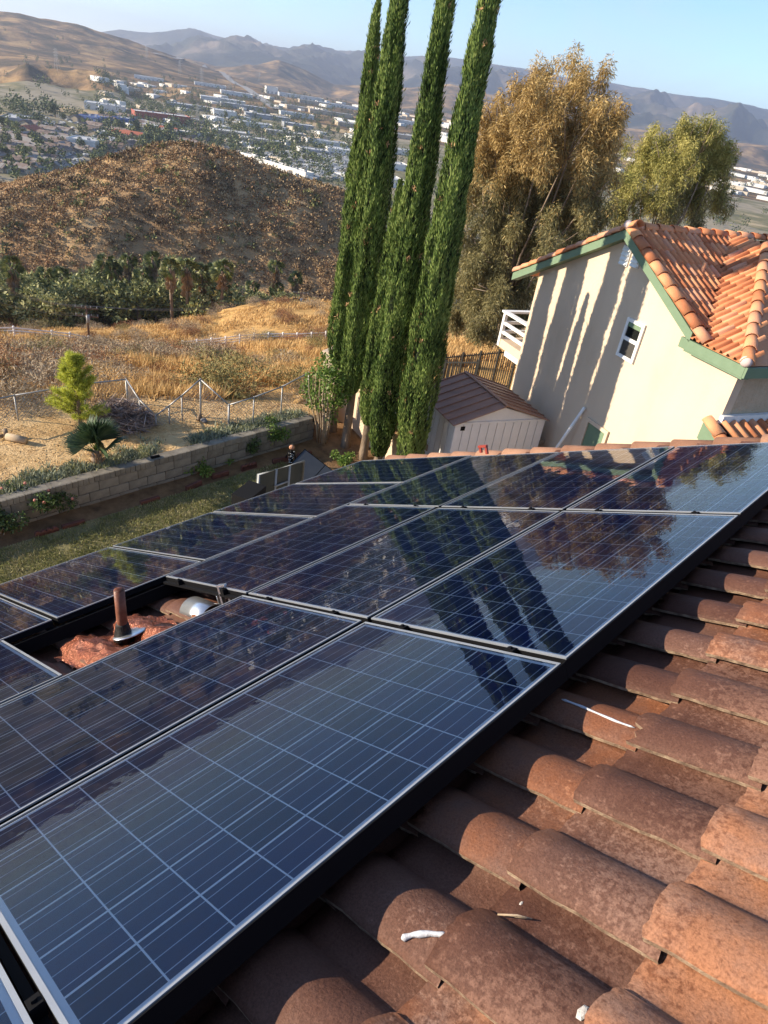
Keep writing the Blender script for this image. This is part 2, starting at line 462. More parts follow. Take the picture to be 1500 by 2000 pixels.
def tile_mat(name, dry, wetc, wet):
    """Weathered clay: per tile tone, blotches, fine grain, dark wet splashes and their shine."""
    m = bpy.data.materials.new(name); m.use_nodes = True
    t = m.node_tree; p = t.nodes['Principled BSDF']
    pos = N(t, 'ShaderNodeNewGeometry').outputs['Position']; oi = N(t, 'ShaderNodeObjectInfo')
    n1 = N(t, 'ShaderNodeTexNoise', Scale=6.0, Detail=8.0, Roughness=0.65); t.links.new(pos, n1.inputs['Vector'])
    ma = N(t, 'ShaderNodeMath', operation='MULTIPLY_ADD'); t.links.new(oi.outputs['Random'], ma.inputs[0]); ma.inputs[1].default_value = 0.46
    sb = N(t, 'ShaderNodeMath', operation='MULTIPLY_ADD'); t.links.new(n1.outputs['Fac'], sb.inputs[0]); sb.inputs[1].default_value = 0.55; sb.inputs[2].default_value = 0.0
    t.links.new(sb.outputs[0], ma.inputs[2])
    r = N(t, 'ShaderNodeValToRGB'); cr = r.color_ramp
    while len(cr.elements) < len(dry): cr.elements.new(0.5)
    for i, (e, c) in enumerate(zip(cr.elements, dry)):
        e.position = 0.28 + 0.46 * i / (len(dry) - 1); e.color = (*c, 1)
    t.links.new(ma.outputs[0], r.inputs['Fac'])
    # grain specks
    n2 = N(t, 'ShaderNodeTexNoise', Scale=160.0, Detail=3.0, Roughness=0.7); t.links.new(pos, n2.inputs['Vector'])
    mg = N(t, 'ShaderNodeMix', data_type='RGBA', blend_type='MULTIPLY'); mg.inputs[0].default_value = 0.55
    rg = N(t, 'ShaderNodeValToRGB'); rg.color_ramp.elements[0].position = 0.34; rg.color_ramp.elements[0].color = (0.45, 0.4, 0.38, 1)
    rg.color_ramp.elements[1].position = 0.6; rg.color_ramp.elements[1].color = (1.12, 1.1, 1.08, 1)
    t.links.new(n2.outputs['Fac'], rg.inputs['Fac']); t.links.new(r.outputs['Color'], mg.inputs[6]); t.links.new(rg.outputs['Color'], mg.inputs[7])
    last = mg.outputs[2]; rough = None
    if wet:
        # splashes: fine droplets breaking up a broad wet zone near the panels
        n3 = N(t, 'ShaderNodeTexNoise', Scale=62.0, Detail=6.0, Roughness=0.68); t.links.new(pos, n3.inputs['Vector'])
        sx = N(t, 'ShaderNodeSeparateXYZ'); t.links.new(pos, sx.inputs[0])
        grad = N(t, 'ShaderNodeMapRange'); t.links.new(sx.outputs['X'], grad.inputs['Value'])
        for k, v in (('From Min', 0.10), ('From Max', 1.10), ('To Min', 0.30), ('To Max', -0.30)): grad.inputs[k].default_value = v
        n4 = N(t, 'ShaderNodeTexNoise', Scale=3.2, Detail=3.0); t.links.new(pos, n4.inputs['Vector'])
        a1 = N(t, 'ShaderNodeMath', operation='ADD'); t.links.new(n3.outputs['Fac'], a1.inputs[0]); t.links.new(grad.outputs['Result'], a1.inputs[1])
        a2 = N(t, 'ShaderNodeMath', operation='MULTIPLY_ADD'); t.links.new(n4.outputs['Fac'], a2.inputs[0]); a2.inputs[1].default_value = 0.55; t.links.new(a1.outputs[0], a2.inputs[2])
        rw = N(t, 'ShaderNodeValToRGB'); rw.color_ramp.elements[0].position = 0.76; rw.color_ramp.elements[0].color = (0, 0, 0, 1)
        rw.color_ramp.elements[1].position = 0.90; rw.color_ramp.elements[1].color = (1, 1, 1, 1)
        t.links.new(a2.outputs[0], rw.inputs['Fac'])
        mw = N(t, 'ShaderNodeMix', data_type='RGBA', blend_type='MULTIPLY'); t.links.new(rw.outputs['Color'], mw.inputs[0])
        t.links.new(last, mw.inputs[6]); mw.inputs[7].default_value = (*wetc, 1); last = mw.outputs[2]
        mr = N(t, 'ShaderNodeMapRange'); t.links.new(rw.outputs['Color'], mr.inputs['Value']); mr.inputs['To Min'].default_value = 0.78; mr.inputs['To Max'].default_value = 0.50
        t.links.new(mr.outputs['Result'], p.inputs['Roughness'])
    else:
        p.inputs['Roughness'].default_value = 0.75
    p.inputs['Specular IOR Level'].default_value = 0.16
    t.links.new(last, p.inputs['Base Color'])
    b = N(t, 'ShaderNodeBump', Strength=0.9, Distance=0.004)
    n5 = N(t, 'ShaderNodeTexNoise', Scale=90.0, Detail=6.0, Roughness=0.75); t.links.new(pos, n5.inputs['Vector'])
    t.links.new(n5.outputs['Fac'], b.inputs['Height']); t.links.new(b.outputs['Normal'], p.inputs['Normal'])
    return m

m_tile = tile_mat('weathered_clay_tile', [(0.145, 0.074, 0.053), (0.210, 0.113, 0.081), (0.26, 0.156, 0.118), (0.34, 0.155, 0.084)], (0.58, 0.51, 0.49), True)
m_tedge = mat('tile_edge_grit', [(0.10, 0.062, 0.042), (0.24, 0.165, 0.11), (0.42, 0.31, 0.21)], scale=28, rough=0.9, bump=0.006, bscale=130, coord='World')
m_stucco = mat('cream_stucco', [(0.53, 0.415, 0.305), (0.585, 0.465, 0.345), (0.61, 0.485, 0.365)], scale=1.1, detail=10, rough=0.9, bump=0.005, bscale=45, spec=0.15, stretch=(1, 1, .45))
m_trim = mat('sage_green_paint', [(0.135, 0.20, 0.125), (0.155, 0.225, 0.145)], scale=6, rough=0.6)
m_deck = mat('roof_underlay', [(0.03, 0.027, 0.025), (0.05, 0.045, 0.04)], scale=8, rough=0.9)
m_wood = mat('grey_timber', [(0.20, 0.15, 0.10), (0.34, 0.26, 0.18), (0.42, 0.34, 0.24)], scale=9, rough=0.85, stretch=(1, 1, 6), bump=0.004)

BARREL = 0.215
def tile_z(y):
    if y < BARREL: return 0.034 * (1 - y / BARREL) ** 0.7 + 0.016 + 0.040 * max(math.sin(math.pi * min(max(y / BARREL, 0), 1)), 0) ** 0.8 - 0.012
    t = (y - BARREL) / (0.35 - BARREL)
    return 0.004 * (1 - min(t * 4, 1)) + 0.014 * max(0, (t - 0.75) * 4)

def tile_mesh(name, seed, mats, nx=7, ny=20, length=0.372, chip=None, lo=1.0):
    rg = np.random.default_rng(seed)
    ys = np.concatenate([np.linspace(0, BARREL, ny - 6), np.linspace(BARREL, 0.35, 7)[1:]])
    xs = np.linspace(0, length, nx)
    V = []; ny = len(ys)
    for i, x in enumerate(xs):
        for j, y in enumerate(ys):
            jy = rg.normal(0, 0.0022 if lo else 0) if j == 0 else 0
            jx = rg.normal(0, 0.0022 if lo else 0) if i == 0 else 0
            if chip and i == 0 and chip[0] < y < chip[1]: jx += rg.uniform(0.01, 0.035)
            V.append((x + jx, y + jy, tile_z(y) + 0.032 * (1 - x / 0.345) + rg.normal(0, 0.0006)))
    top = len(V); th = 0.013
    for k in range(top):
        x, y, z = V[k]; V.append((x, y + (0.002 if k % ny == 0 else 0), z - th))
    F = []; mi = []
    for i in range(nx - 1):
        for j in range(ny - 1):
            a = i * ny + j
            F.append((a, a + ny, a + ny + 1, a + 1)); mi.append(0)
    for j in range(ny - 1):
        F.append((j, j + 1, top + j + 1, top + j)); mi.append(1)
    for i in range(nx - 1):
        a = i * ny
        F.append((a, top + a, top + a + ny, a + ny)); mi.append(1)
        b = i * ny + ny - 1
        F.append((b, b + ny, top + b + ny, top + b)); mi.append(1)
    me = np_mesh(name, V, F, mats, True, mi)
    sm = np.array([m == 0 for m in mi]); me.polygons.foreach_set('use_smooth', sm)
    return me

TMS = [tile_mesh('roof_tile', 1, [m_tile, m_tedge]), tile_mesh('roof_tile', 2, [m_tile, m_tedge]), tile_mesh('roof_tile', 3, [m_tile, m_tedge]),
       tile_mesh('roof_tile', 4, [m_tile, m_tedge], chip=(0.0, 0.06)), tile_mesh('roof_tile', 5, [m_tile, m_tedge])]
T_LOW = tile_mesh('roof_tile', 6, [m_tile, m_tedge], nx=2, ny=13, lo=0)

house = empty('tiled_house', (-4.2, -2.0, -6.0), 0, 'house in the foreground whose brown clay tile roof carries the solar panels', 'house')
HINV = Matrix.Translation((4.2, 2.0, 6.0))
def hpart(name, me, mw):
    return link(name, me, house, HINV @ mw)
TOFF = -0.222
def tile_place(k, j):
    s0 = 0.268 + 0.345 * k; u0 = -0.455 + 0.3105 * j
    rr = random.Random(k * 131 + j * 7)
    rot = Matrix.Rotation(rr.uniform(-0.012, 0.012), 4, 'Z') @ Matrix.Rotation(rr.uniform(-0.008, 0.008), 4, 'Y')
    return RMAT @ Matrix.Translation((s0 + rr.uniform(-0.008, 0.008), u0 + rr.uniform(-0.004, 0.004), TOFF + rr.uniform(-0.003, 0.003))) @ rot
rest = []
for k in range(-15, 10):
    for j in range(-12, 15):
        vis = (k >= -2 and k <= 6 and j >= -7) or (-11 <= k <= -7 and -3 <= j <= 2) or (j >= 13 and k < -2)
        if vis:
            hpart('roof_tile', TMS[(k * 5 + j * 3 + k * j) % 5], tile_place(k, j))
        else:
            rest.append(tile_place(k, j))
bv = np.array([v.co[:] for v in T_LOW.vertices]); bf = np.array([p.vertices[:] for p in T_LOW.polygons]); bm_ = np.array([p.material_index for p in T_LOW.polygons])
VV = []; FF = []; MI = []
for q, m in enumerate(rest):
    mm = np.array(HINV @ m)
    VV.append(bv @ mm[:3, :3].T + mm[:3, 3]); FF.append(bf + q * len(bv)); MI.append(bm_)
o = link('roof_tile_field', np_mesh('roof_tile_field', np.concatenate(VV), np.concatenate(FF), [m_tile, m_tedge], True, np.concatenate(MI)), house)
o['kind'] = 'stuff'
# bigger barrel tiles along the far gable edge
def barrel_mesh(name, r0, r1, L, mats, seg=10, th=0.014, sweep=math.pi):
    V = []; F = []
    for (x, r, dz) in ((0, r0, 0.02), (L, r1, 0.0)):
        for q in (0, th):
            for k in range(seg + 1):
                a = (math.pi - sweep) / 2 + sweep * k / seg
                V.append((x, (r - q) * math.cos(a), (r - q) * math.sin(a) + dz))
    n = seg + 1
    for k in range(seg):
        F.append((k, k + 1, 2 * n + k + 1, 2 * n + k)); F.append((n + k, 3 * n + k, 3 * n + k + 1, n + k + 1))
        F.append((k, n + k, n + k + 1, k + 1)); F.append((2 * n + k, 2 * n + k + 1, 3 * n + k + 1, 3 * n + k))
    F.append((0, 2 * n, 3 * n, n)); F.append((seg, n + seg, 3 * n + seg, 2 * n + seg))
    return np_mesh(name, V, F, mats, True)
m_rake = tile_mat('sunbleached_clay_tile', [(0.20, 0.105, 0.068), (0.27, 0.150, 0.10), (0.33, 0.19, 0.125)], (1, 1, 1), False)
RK = barrel_mesh('rake_tile', 0.115, 0.10, 0.45, m_rake)
for k in range(-14, 10):
    rr = random.Random(k)
    hpart('rake_tile', RK, RMAT @ Matrix.Translation((0.1 + 0.36 * k, 4.02 + rr.uniform(-.006, .006), -0.225)) @ Matrix.Rotation(rr.uniform(-.015, .015), 4, 'Z'))
# body: walls, deck, fascia
mb = MB()
zr = lambda x: x * math.tan(PITCH) - 0.34 / RC
xr = 3.1
prof_ = [(-4.15, -6.0), (10.35, -6.0), (10.35, zr(-4.15)), (xr, zr(xr)), (-4.15, zr(-4.15))]
A = [(x, -7.0, z) for x, z in prof_]; B = [(x, 3.78, z) for x, z in prof_]
mb.poly(A); mb.poly(B[::-1])
for i in range(5):
    k = (i + 1) % 5
    mb.poly([A[k], A[i], B[i], B[k]])
hpart('wall', mb.mesh('wall', m_stucco), Matrix.Identity(4))
mb = MB(); mb.box(-4.93, -7.4, -0.30, 3.62, 4.08, -0.255); hpart('roof_deck', mb.mesh('roof_deck', m_deck), RMAT)
mb = MB(); mb.hexa([(3.05, -7.4, 1.32), (11.3, -7.4, -2.9), (11.3, 4.08, -2.9), (3.05, 4.08, 1.32), (3.05, -7.4, 1.42), (11.3, -7.4, -2.8), (11.3, 4.08, -2.8), (3.05, 4.08, 1.42)])
hpart('roof_back_slope', mb.mesh('roof_back_slope', m_tile), Matrix.Identity(4))
mb = MB(); mb.box(-4.96, 4.09, -0.42, 3.5, 4.12, -0.20); hpart('fascia', mb.mesh('fascia', m_trim), RMAT)
mb = MB(); mb.box(-4.99, -7.4, -0.40, -4.95, 4.1, -0.22); hpart('fascia', mb.mesh('fascia', m_trim), RMAT)

# plumbing vent and flashing seen through the opening between the panels
m_pipe = mat('rust_painted_pipe', [(0.11, 0.035, 0.02), (0.20, 0.075, 0.045), (0.26, 0.12, 0.08)], scale=14, rough=0.45, coord='Object', bump=0.002)
m_mastic = mat('black_mastic', (0.012, 0.011, 0.011), rough=0.45, bump=0.012, bscale=50)
m_foil = mat('painted_flashing_foil', [(0.17, 0.045, 0.022), (0.27, 0.085, 0.045), (0.36, 0.15, 0.09)], scale=12, rough=0.2, metallic=0.45, bump=0.014, bscale=55, coord='World')
m_steel = mat('galvanised_steel', [(0.55, 0.57, 0.60), (0.70, 0.72, 0.75)], scale=10, rough=0.32, metallic=0.9)
ps, pu = -2.66, -0.50
pb = roof(ps, pu, -0.15)
mb = MB()
top = Vector((pb.x - 0.015, pb.y + 0.005, pb.z + 0.335))
dv = (top - pb)
ring = 20
mb.tube([pb - dv * 0.1, pb + dv * 0.5, top], [0.030, 0.030, 0.0295], ring, cap=False)
mb.tube([top, pb + dv * 0.7], [0.025, 0.025], ring, cap=False)
nb = len(mb.v)
for k in range(ring): # rim
    k2 = (k + 1) % ring
    mb.f.append([2 * ring + k, 2 * ring + k2, 3 * ring + k2, 3 * ring + k]); mb.m.append(0)
pp = hpart('vent_pipe', mb.mesh('vent_pipe', m_pipe, True), Matrix.Identity(4))
mb = MB()
mb.tube([pb - dv * 0.12, pb + dv * 0.04, pb + dv * 0.16, pb + dv * 0.27, pb + dv * 0.31], [0.058, 0.052, 0.044, 0.036, 0.032], 18)
link('mastic_collar', mb.mesh('mastic_collar', m_mastic, True), pp, Matrix.Identity(4))
# crumpled flashing draped over the barrels
def drape(s0, s1, u0, u1, ns, nu, lift, amp, seed):
    V = []; F = []
    for i in range(ns + 1):
        for j in range(nu + 1):
            s = s0 + (s1 - s0) * i / ns; u = u0 + (u1 - u0) * j / nu
            kk = math.floor((s - 0.268) / 0.345); xk = s - 0.268 - 0.345 * kk
            yy = (u + 0.455) % 0.3105
            h = TOFF + tile_z(yy) * 0.9 + 0.026 * (1 - xk / 0.345)
            a = float(fbm(np.array(s * 24), np.array(u * 24), 3, seed)) - 0.5
            b = float(fbm(np.array(s * 40 + 5), np.array(u * 9), 2, seed + 4, True)) - 0.5
            ed = 0.02 * (float(vnoise(np.array(u * 30), np.array(s * 3), 5)) - .5)
            V.append(tuple(roof(s + ed + 0.004 * math.sin(i * 12.9 + j * 78.2), u + ed + 0.004 * math.cos(i * 39.3 + j * 11.1), h + lift + amp * a + amp * 0.6 * b + 0.0045 * math.sin(i * 57.1 + j * 23.7))))
    for i in range(ns):
        for j in range(nu):
            a = i * (nu + 1) + j
            F.append((a, a + nu + 1, a + nu + 2, a + 1))
    return V, F
V, F = drape(-2.96, -2.34, -0.82, -0.20, 26, 30, 0.018, 0.040, 3)
hpart('vent_flashing', np_mesh('vent_flashing', V, F, m_foil, False), Matrix.Identity(4))
mb = MB(); mb.ball((0, 0, 0), (0.085, 0.10, 0.010), 16, 6)
hpart('flashing_ring', mb.mesh('flashing_ring', m_steel, True), RMAT @ Matrix.Translation((ps + 0.03, pu + 0.03, -0.138)))
SC = barrel_mesh('flashing_cap', 0.10, 0.10, 0.26, m_steel, 14, 0.004, 2.4)
hpart('flashing_cap', SC, RMAT @ Matrix.Translation((-2.66, -0.045, TOFF + 0.012)))
SC2 = barrel_mesh('flashing_cap', 0.115, 0.11, 0.24, m_rake, 14, 0.012, 2.6)
o = hpart('roof_bracket', MB().box(0, 0, 0, .07, .03, .012).box(0, 0, .012, .012, .03, .15).box(.055, 0, .012, .067, .03, .09).box(0, 0, .15, .05, .03, .162).mesh('roof_bracket', m_steel), RMAT @ Matrix.Translation((-2.30, -0.03, -0.14)) @ Matrix.Rotation(0.5, 4, 'Z'))
o = hpart('roof_bracket', MB().box(0, 0, 0, .05, .05, .01).box(0, 0, .01, .01, .05, .13).mesh('roof_bracket', m_steel), RMAT @ Matrix.Translation((-2.44, 0.02, -0.15)))

# white sealant smeared over a few tiles
m_seal = mat('white_sealant', [(0.42, 0.43, 0.46), (0.52, 0.53, 0.56)], scale=30, rough=0.5, bump=0.004, bscale=60)
def surf(s, u):
    k = math.floor((s - 0.268) / 0.345); xk = s - 0.268 - 0.345 * k
    yy = (u + 0.455) % 0.3105
    return TOFF + max(tile_z(yy), tile_z(yy + 0.3105) if yy + 0.3105 < 0.35 else 0) + 0.032 * (1 - xk / 0.345)
def onroof(px, py, n):
    v = ray(px, py); nn = np.array([-RS, 0, RC]); t = (n - CAM @ nn) / (v @ nn); q = CAM + v * t
    return q[0] * RC + q[2] * RS, q[1]
def sealant(pix, rad, seed):
    rr = random.Random(seed); pts = []
    for i in range(len(pix) - 1):
        for q in range(5):
            t = q / 5; px = pix[i][0] * (1 - t) + pix[i + 1][0] * t; py = pix[i][1] * (1 - t) + pix[i + 1][1] * t
            n = -0.15
            for _ in range(6):
                s, u = onroof(px, py, n); n = surf(s, u)
            pts.append(roof(s, u, n + 0.001))
    rad_ = [rad * (0.9 + 0.25 * math.sin(i * .9 + seed) * rr.uniform(.3, 1)) for i in range(len(pts))]; rad_[0] = rad_[-1] = rad * 0.3
    hpart('sealant_smear', MB().tube(pts, rad_, 6).mesh('sealant_smear', m_seal, True), Matrix.Identity(4))
sealant([(784, 1834), (808, 1826), (840, 1824), (882, 1828)], 0.008, 1)
sealant([(1097, 1366), (1130, 1378), (1165, 1393), (1205, 1410), (1248, 1425)], 0.0045, 2)
m_mortar = mat('mortar_chip', [(0.45, 0.42, 0.38), (0.60, 0.57, 0.53)], scale=40, rough=0.95, bump=0.006)
for (px, py, r) in ((1252, 1805, .006), (1138, 1978, .011), (1018, 1764, .004)):
    n = -0.15
    for _ in range(6):
        s, u = onroof(px, py, n); n = surf(s, u)
    p = roof(s, u, n)
    hpart('mortar_chip', MB().ball((0, 0, 0), (r, r * 1.7, r * 0.45), 6, 4).mesh('mortar_chip', m_mortar), Matrix.Translation(p) @ RMAT)
tw = MB(); a0 = onroof(968, 1766, -.15); a1 = onroof(1034, 1768, -.15)
qa, qb = roof(a0[0], a0[1], surf(*a0) + .006), roof(a1[0], a1[1], surf(*a1) + .012)
o = MB().tube([(0, 0, 0), (qb - qa) * .55 + Vector((0, 0, .006)), qb - qa], [.0022, .003, .0015], 6).tube([(qb - qa) * .5, (qb - qa) * .7 + Vector((.02, .012, .008))], [.002, .001], 5).build('twig', m_wood, None, True); o.location = qa
tag(o, 'small dry twig lying on a clay tile low in the photo', 'twig')
# small red jack and a strap standing on the gable edge
m_red = mat('red_oxide_paint', (0.30, 0.05, 0.035), rough=0.5)
js, ju = onroof(940, 884, -0.06)
q = RMAT @ Matrix.Translation((js, ju, -0.06)) @ Matrix.Scale(.62, 4)
hpart('roof_jack', MB().box(-.02, -.02, 0, .02, .02, .10).box(-.03, -.03, .09, .14, .03, .125).box(.10, -.02, -.03, .14, .02, .10).mesh('roof_jack', m_red), q)

# ------------------------------------------------------------------ solar panels
m_lip = mat('anodised_frame', [(0.24, 0.255, 0.28), (0.30, 0.315, 0.34)], scale=4, rough=0.35, metallic=0.25, spec=0.5)
m_black = mat('black_rail', (0.006, 0.006, 0.007), rough=0.7, spec=0.08)
m_back = mat('white_backsheet', (0.84, 0.86, 0.90), rough=0.6)
def glass_mat():
    m = bpy.data.materials.new('panel_glass'); m.use_nodes = True
    t = m.node_tree
    for n in list(t.nodes): t.nodes.remove(n)
    out = N(t, 'ShaderNodeOutputMaterial'); ms = N(t, 'ShaderNodeMixShader'); tr = N(t, 'ShaderNodeBsdfTransparent'); gl = N(t, 'ShaderNodeBsdfGlossy')
    fr = N(t, 'ShaderNodeFresnel', IOR=1.38)
    tr.inputs['Color'].default_value = (0.93, 0.95, 0.96, 1)
    gl.inputs['Color'].default_value = (1, 1, 1, 1); gl.inputs['Roughness'].default_value = 0.004
    pos = N(t, 'ShaderNodeNewGeometry').outputs['Position']
    n1 = N(t, 'ShaderNodeTexNoise', Scale=15.0, Detail=2.0, Roughness=0.45); t.links.new(pos, n1.inputs['Vector'])
    n2 = N(t, 'ShaderNodeTexNoise', Scale=3.0, Detail=2.0); t.links.new(pos, n2.inputs['Vector'])
    ad = N(t, 'ShaderNodeMath', operation='MULTIPLY_ADD'); t.links.new(n2.outputs['Fac'], ad.inputs[0]); ad.inputs[1].default_value = 4.0; t.links.new(n1.outputs['Fac'], ad.inputs[2])
    b = N(t, 'ShaderNodeBump', Strength=1.0, Distance=0.00022); t.links.new(ad.outputs[0], b.inputs['Height'])
    t.links.new(b.outputs['Normal'], gl.inputs['Normal'])
    t.links.new(fr.outputs['Fac'], ms.inputs[0]); t.links.new(tr.outputs[0], ms.inputs[1]); t.links.new(gl.outputs[0], ms.inputs[2])
    # a thin film of dried water marks
    n3 = N(t, 'ShaderNodeTexNoise', Scale=9.0, Detail=8.0, Roughness=0.7, Distortion=0.4); t.links.new(pos, n3.inputs['Vector'])
    r3 = N(t, 'ShaderNodeValToRGB'); r3.color_ramp.elements[0].position = 0.56; r3.color_ramp.elements[0].color = (0.0, 0.0, 0.0, 1)
    r3.color_ramp.elements[1].position = 0.76; r3.color_ramp.elements[1].color = (0.007, 0.007, 0.007, 1)
    t.links.new(n3.outputs['Fac'], r3.inputs['Fac'])
    df = N(t, 'ShaderNodeBsdfDiffuse'); df.inputs['Color'].default_value = (0.42, 0.38, 0.33, 1)
    m2 = N(t, 'ShaderNodeMixShader'); t.links.new(r3.outputs['Color'], m2.inputs[0]); t.links.new(ms.outputs[0], m2.inputs[1]); t.links.new(df.outputs[0], m2.inputs[2])
    t.links.new(m2.outputs[0], out.inputs['Surface'])
    return m
m_glass = glass_mat()
def cell_mat():
    m = bpy.data.materials.new('silicon_cell'); m.use_nodes = True
    t = m.node_tree; p = t.nodes['Principled BSDF']
    tcn = N(t, 'ShaderNodeTexCoord'); oi = N(t, 'ShaderNodeObjectInfo')
    pos = N(t, 'ShaderNodeNewGeometry').outputs['Position']
    vo = N(t, 'ShaderNodeTexVoronoi', Scale=70.0); t.links.new(pos, vo.inputs['Vector'])
    sx = N(t, 'ShaderNodeSeparateColor'); t.links.new(vo.outputs['Color'], sx.inputs[0])
    ma = N(t, 'ShaderNodeMath', operation='MULTIPLY_ADD'); t.links.new(sx.outputs[0], ma.inputs[0]); ma.inputs[1].default_value = 0.10
    m2 = N(t, 'ShaderNodeMath', operation='MULTIPLY'); t.links.new(oi.outputs['Random'], m2.inputs[0]); m2.inputs[1].default_value = 0.7; t.links.new(m2.outputs[0], ma.inputs[2])
    r = N(t, 'ShaderNodeValToRGB'); r.color_ramp.elements[0].color = (0.004, 0.010, 0.052, 1); r.color_ramp.elements[1].color = (0.007, 0.019, 0.122, 1)
    t.links.new(ma.outputs[0], r.inputs['Fac'])
    # three printed silver ribbons
    sp = N(t, 'ShaderNodeSeparateXYZ'); t.links.new(tcn.outputs['Object'], sp.inputs[0])
    ab = N(t, 'ShaderNodeMath', operation='PINGPONG'); t.links.new(sp.outputs['X'], ab.inputs[0]); ab.inputs[1].default_value = 0.026
    lt = N(t, 'ShaderNodeMath', operation='LESS_THAN'); t.links.new(ab.outputs[0], lt.inputs[0]); lt.inputs[1].default_value = 0.0014
    mxn = N(t, 'ShaderNodeMix', data_type='RGBA'); t.links.new(lt.outputs[0], mxn.inputs[0]); t.links.new(r.outputs['Color'], mxn.inputs[6]); mxn.inputs[7].default_value = (0.46, 0.52, 0.64, 1)
    t.links.new(mxn.outputs[2], p.inputs['Base Color'])
    p.inputs['Roughness'].default_value = 0.45; p.inputs['Specular IOR Level'].default_value = 0.25
    return m
m_cell = cell_mat()
PW, PL, CP = 0.992, 1.637, 0.1585
c2 = 0.0770
CELL = np_mesh('solar_cell', [(-.0757, -c2, 0), (.0757, -c2, 0), (.0757, c2, 0), (-.0757, c2, 0)], [(0, 1, 2, 3)], m_cell)
def frame_mesh():
    b = MB(); e = 0.0075; q = 0.012
    for (x0, y0, x1, y1) in ((0, 0, PW, q), (0, PL - q, PW, PL), (0, q, e, PL - q), (PW - e, q, PW, PL - q)):
        b.box(x0, y0, -0.006, x1, y1, 0.0, 0)
        b.box(x0 + .0006, y0 + .0006, -0.042, x1 - .0006, y1 - .0006, -0.0063, 1)  # sides coloured black for the shade they sit in, lip stays silver
    return b.mesh('frame', [m_lip, m_black])
FRAME = frame_mesh()
GLASS = np_mesh('glass', [(.009, .011, -.0012), (PW - .009, .011, -.0012), (PW - .009, PL - .011, -.0012), (.009, PL - .011, -.0012)], [(0, 1, 2, 3)], m_glass)
BACK = np_mesh('backsheet', [(.009, .011, -.0065), (PW - .009, .011, -.0065), (PW - .009, PL - .011, -.0065), (.009, PL - .011, -.0065)], [(0, 1, 2, 3)], m_back)
SKIRT = MB().box(PW + .002, -.017, -.070, PW + .006, PL + .0165, -.003).mesh('skirt', m_black)
CLAMP = MB().box(-.018, -.014, -.03, .018, .014, .003).box(-.006, -.006, .003, .006, .006, .010).mesh('mid_clamp', m_black)
RAIL = MB().box(0, -.011, -.045, PW, .011, -.030).mesh('rail', m_black)
GU, GV = 0.035, 0.0266
def panel(s0, u0, label, rot=False, skirt=False, rail=True):
    """s0,u0: lower left corner in the roof frame; rot: long side runs up the slope."""
    base = RMAT @ Matrix.Translation((s0, u0, 0)) @ Matrix.Rotation(random.Random(int(s0 * 100 + u0 * 1000)).uniform(-.0016, .0016), 4, 'X')
    if rot: base = base @ Matrix.Translation((PL, 0, 0)) @ Matrix.Rotation(math.pi / 2, 4, 'Z')
    e = bpy.data.objects.new('solar_panel', None); COL.objects.link(e); e.matrix_world = base
    tag(e, label, 'solar panel', 'solar panels on the tiled roof')
    link('frame', FRAME, e); link('backsheet', BACK, e); link('glass', GLASS, e)
    x0 = (PW - 5 * CP) / 2; y0 = (PL - 9 * CP) / 2
    for i in range(6):
        for j in range(10):
            o = link('solar_cell', CELL, e); o.location = (x0 + CP * i, y0 + CP * j, -0.0060)
    if skirt: link('skirt', SKIRT, e)
    if rail:
        o = link('rail', RAIL, e); o.location = (0, -GU / 2, 0)
        for f in (0.22, 0.78):
            o = link('mid_clamp', CLAMP, e); o.location = (PW * f, -GU / 2, 0)
    return e
s1 = -PW; s2 = -2 * PW - GV; s3 = -3 * PW - 2 * GV
sD = s3 - GV - PL
A0 = -GU - PL; B0 = 0.0; C0 = PL + GU; Z0 = A0 - GU - PL
panel(s1, A0, 'nearest solar panel, deep blue in the foreground, along the bare tiles', skirt=True)
panel(s2, A0, 'dark solar panel between the vent pipe opening and the deep blue foreground panel')
panel(s1, B0, 'solar panel at the bare tile edge mirroring the cypress tips and the blue sky', skirt=True)
panel(s2, B0, 'middle row solar panel, second from the bare tiles, mirroring dark cypress stems')
panel(s3, B0, 'middle row solar panel whose short end meets the vent pipe opening')
panel(s1, C0, 'solar panel at the far right corner mirroring pale sky', skirt=True)
panel(s2, C0, 'far solar panel mirroring the brown tree and the cream house wall')
panel(s3, C0, 'far solar panel mirroring the green cypress columns')
panel(s3, -1.02 - PL, 'solar panel cut by the left picture edge, just nearer than the vent pipe opening')
panel(s1, Z0, 'solar panel showing only its pale frame at the lower left picture corner', skirt=True, rail=False)
panel(s2, Z0, 'solar panel out past the lower left picture corner', rail=False)
DL = ['farthest solar panel, at the corner of the array nearest the cypress trunks',
      'upright solar panel on the yard side, second from the cypress trunks',
      'upright solar panel on the yard side, third from the cypress trunks, above the lawn',
      'upright solar panel on the yard side bordering the vent pipe opening',
      'upright solar panel cut by the left picture edge beside the vent pipe opening']
for i in range(5):
    panel(sD, 2.358 - (PW + 0.030) * i, DL[i], rot=True, rail=False)
# rails under the yard-side panels and across the opening
RL = MB().box(-4.8, -.02, -.10, -3.0, .02, -.06).mesh('mounting_rail', m_black)
rr_ = empty('mounting_rail', roof(-3.1, 0.26, -.08), 0, 'black aluminium rails under the solar panels beside the vent pipe opening', 'mounting rail')
for u in (-1.9, -.75, .27, 1.31, 2.34):
    link('rail', MB().box(-4.78, u - .012, -.075, -3.06, u + .012, -.045).mesh('rail', m_black), rr_, Matrix.Translation(-roof(-3.1, 0.26, -.08)) @ RMAT)
link('rail', MB().box(-3.045, -1.9, -.13, -3.015, 3.2, -.05).mesh('rail', m_black), rr_, Matrix.Translation(-roof(-3.1, 0.26, -.08)) @ RMAT)
for s in (-1.995, -3.0):
    pass
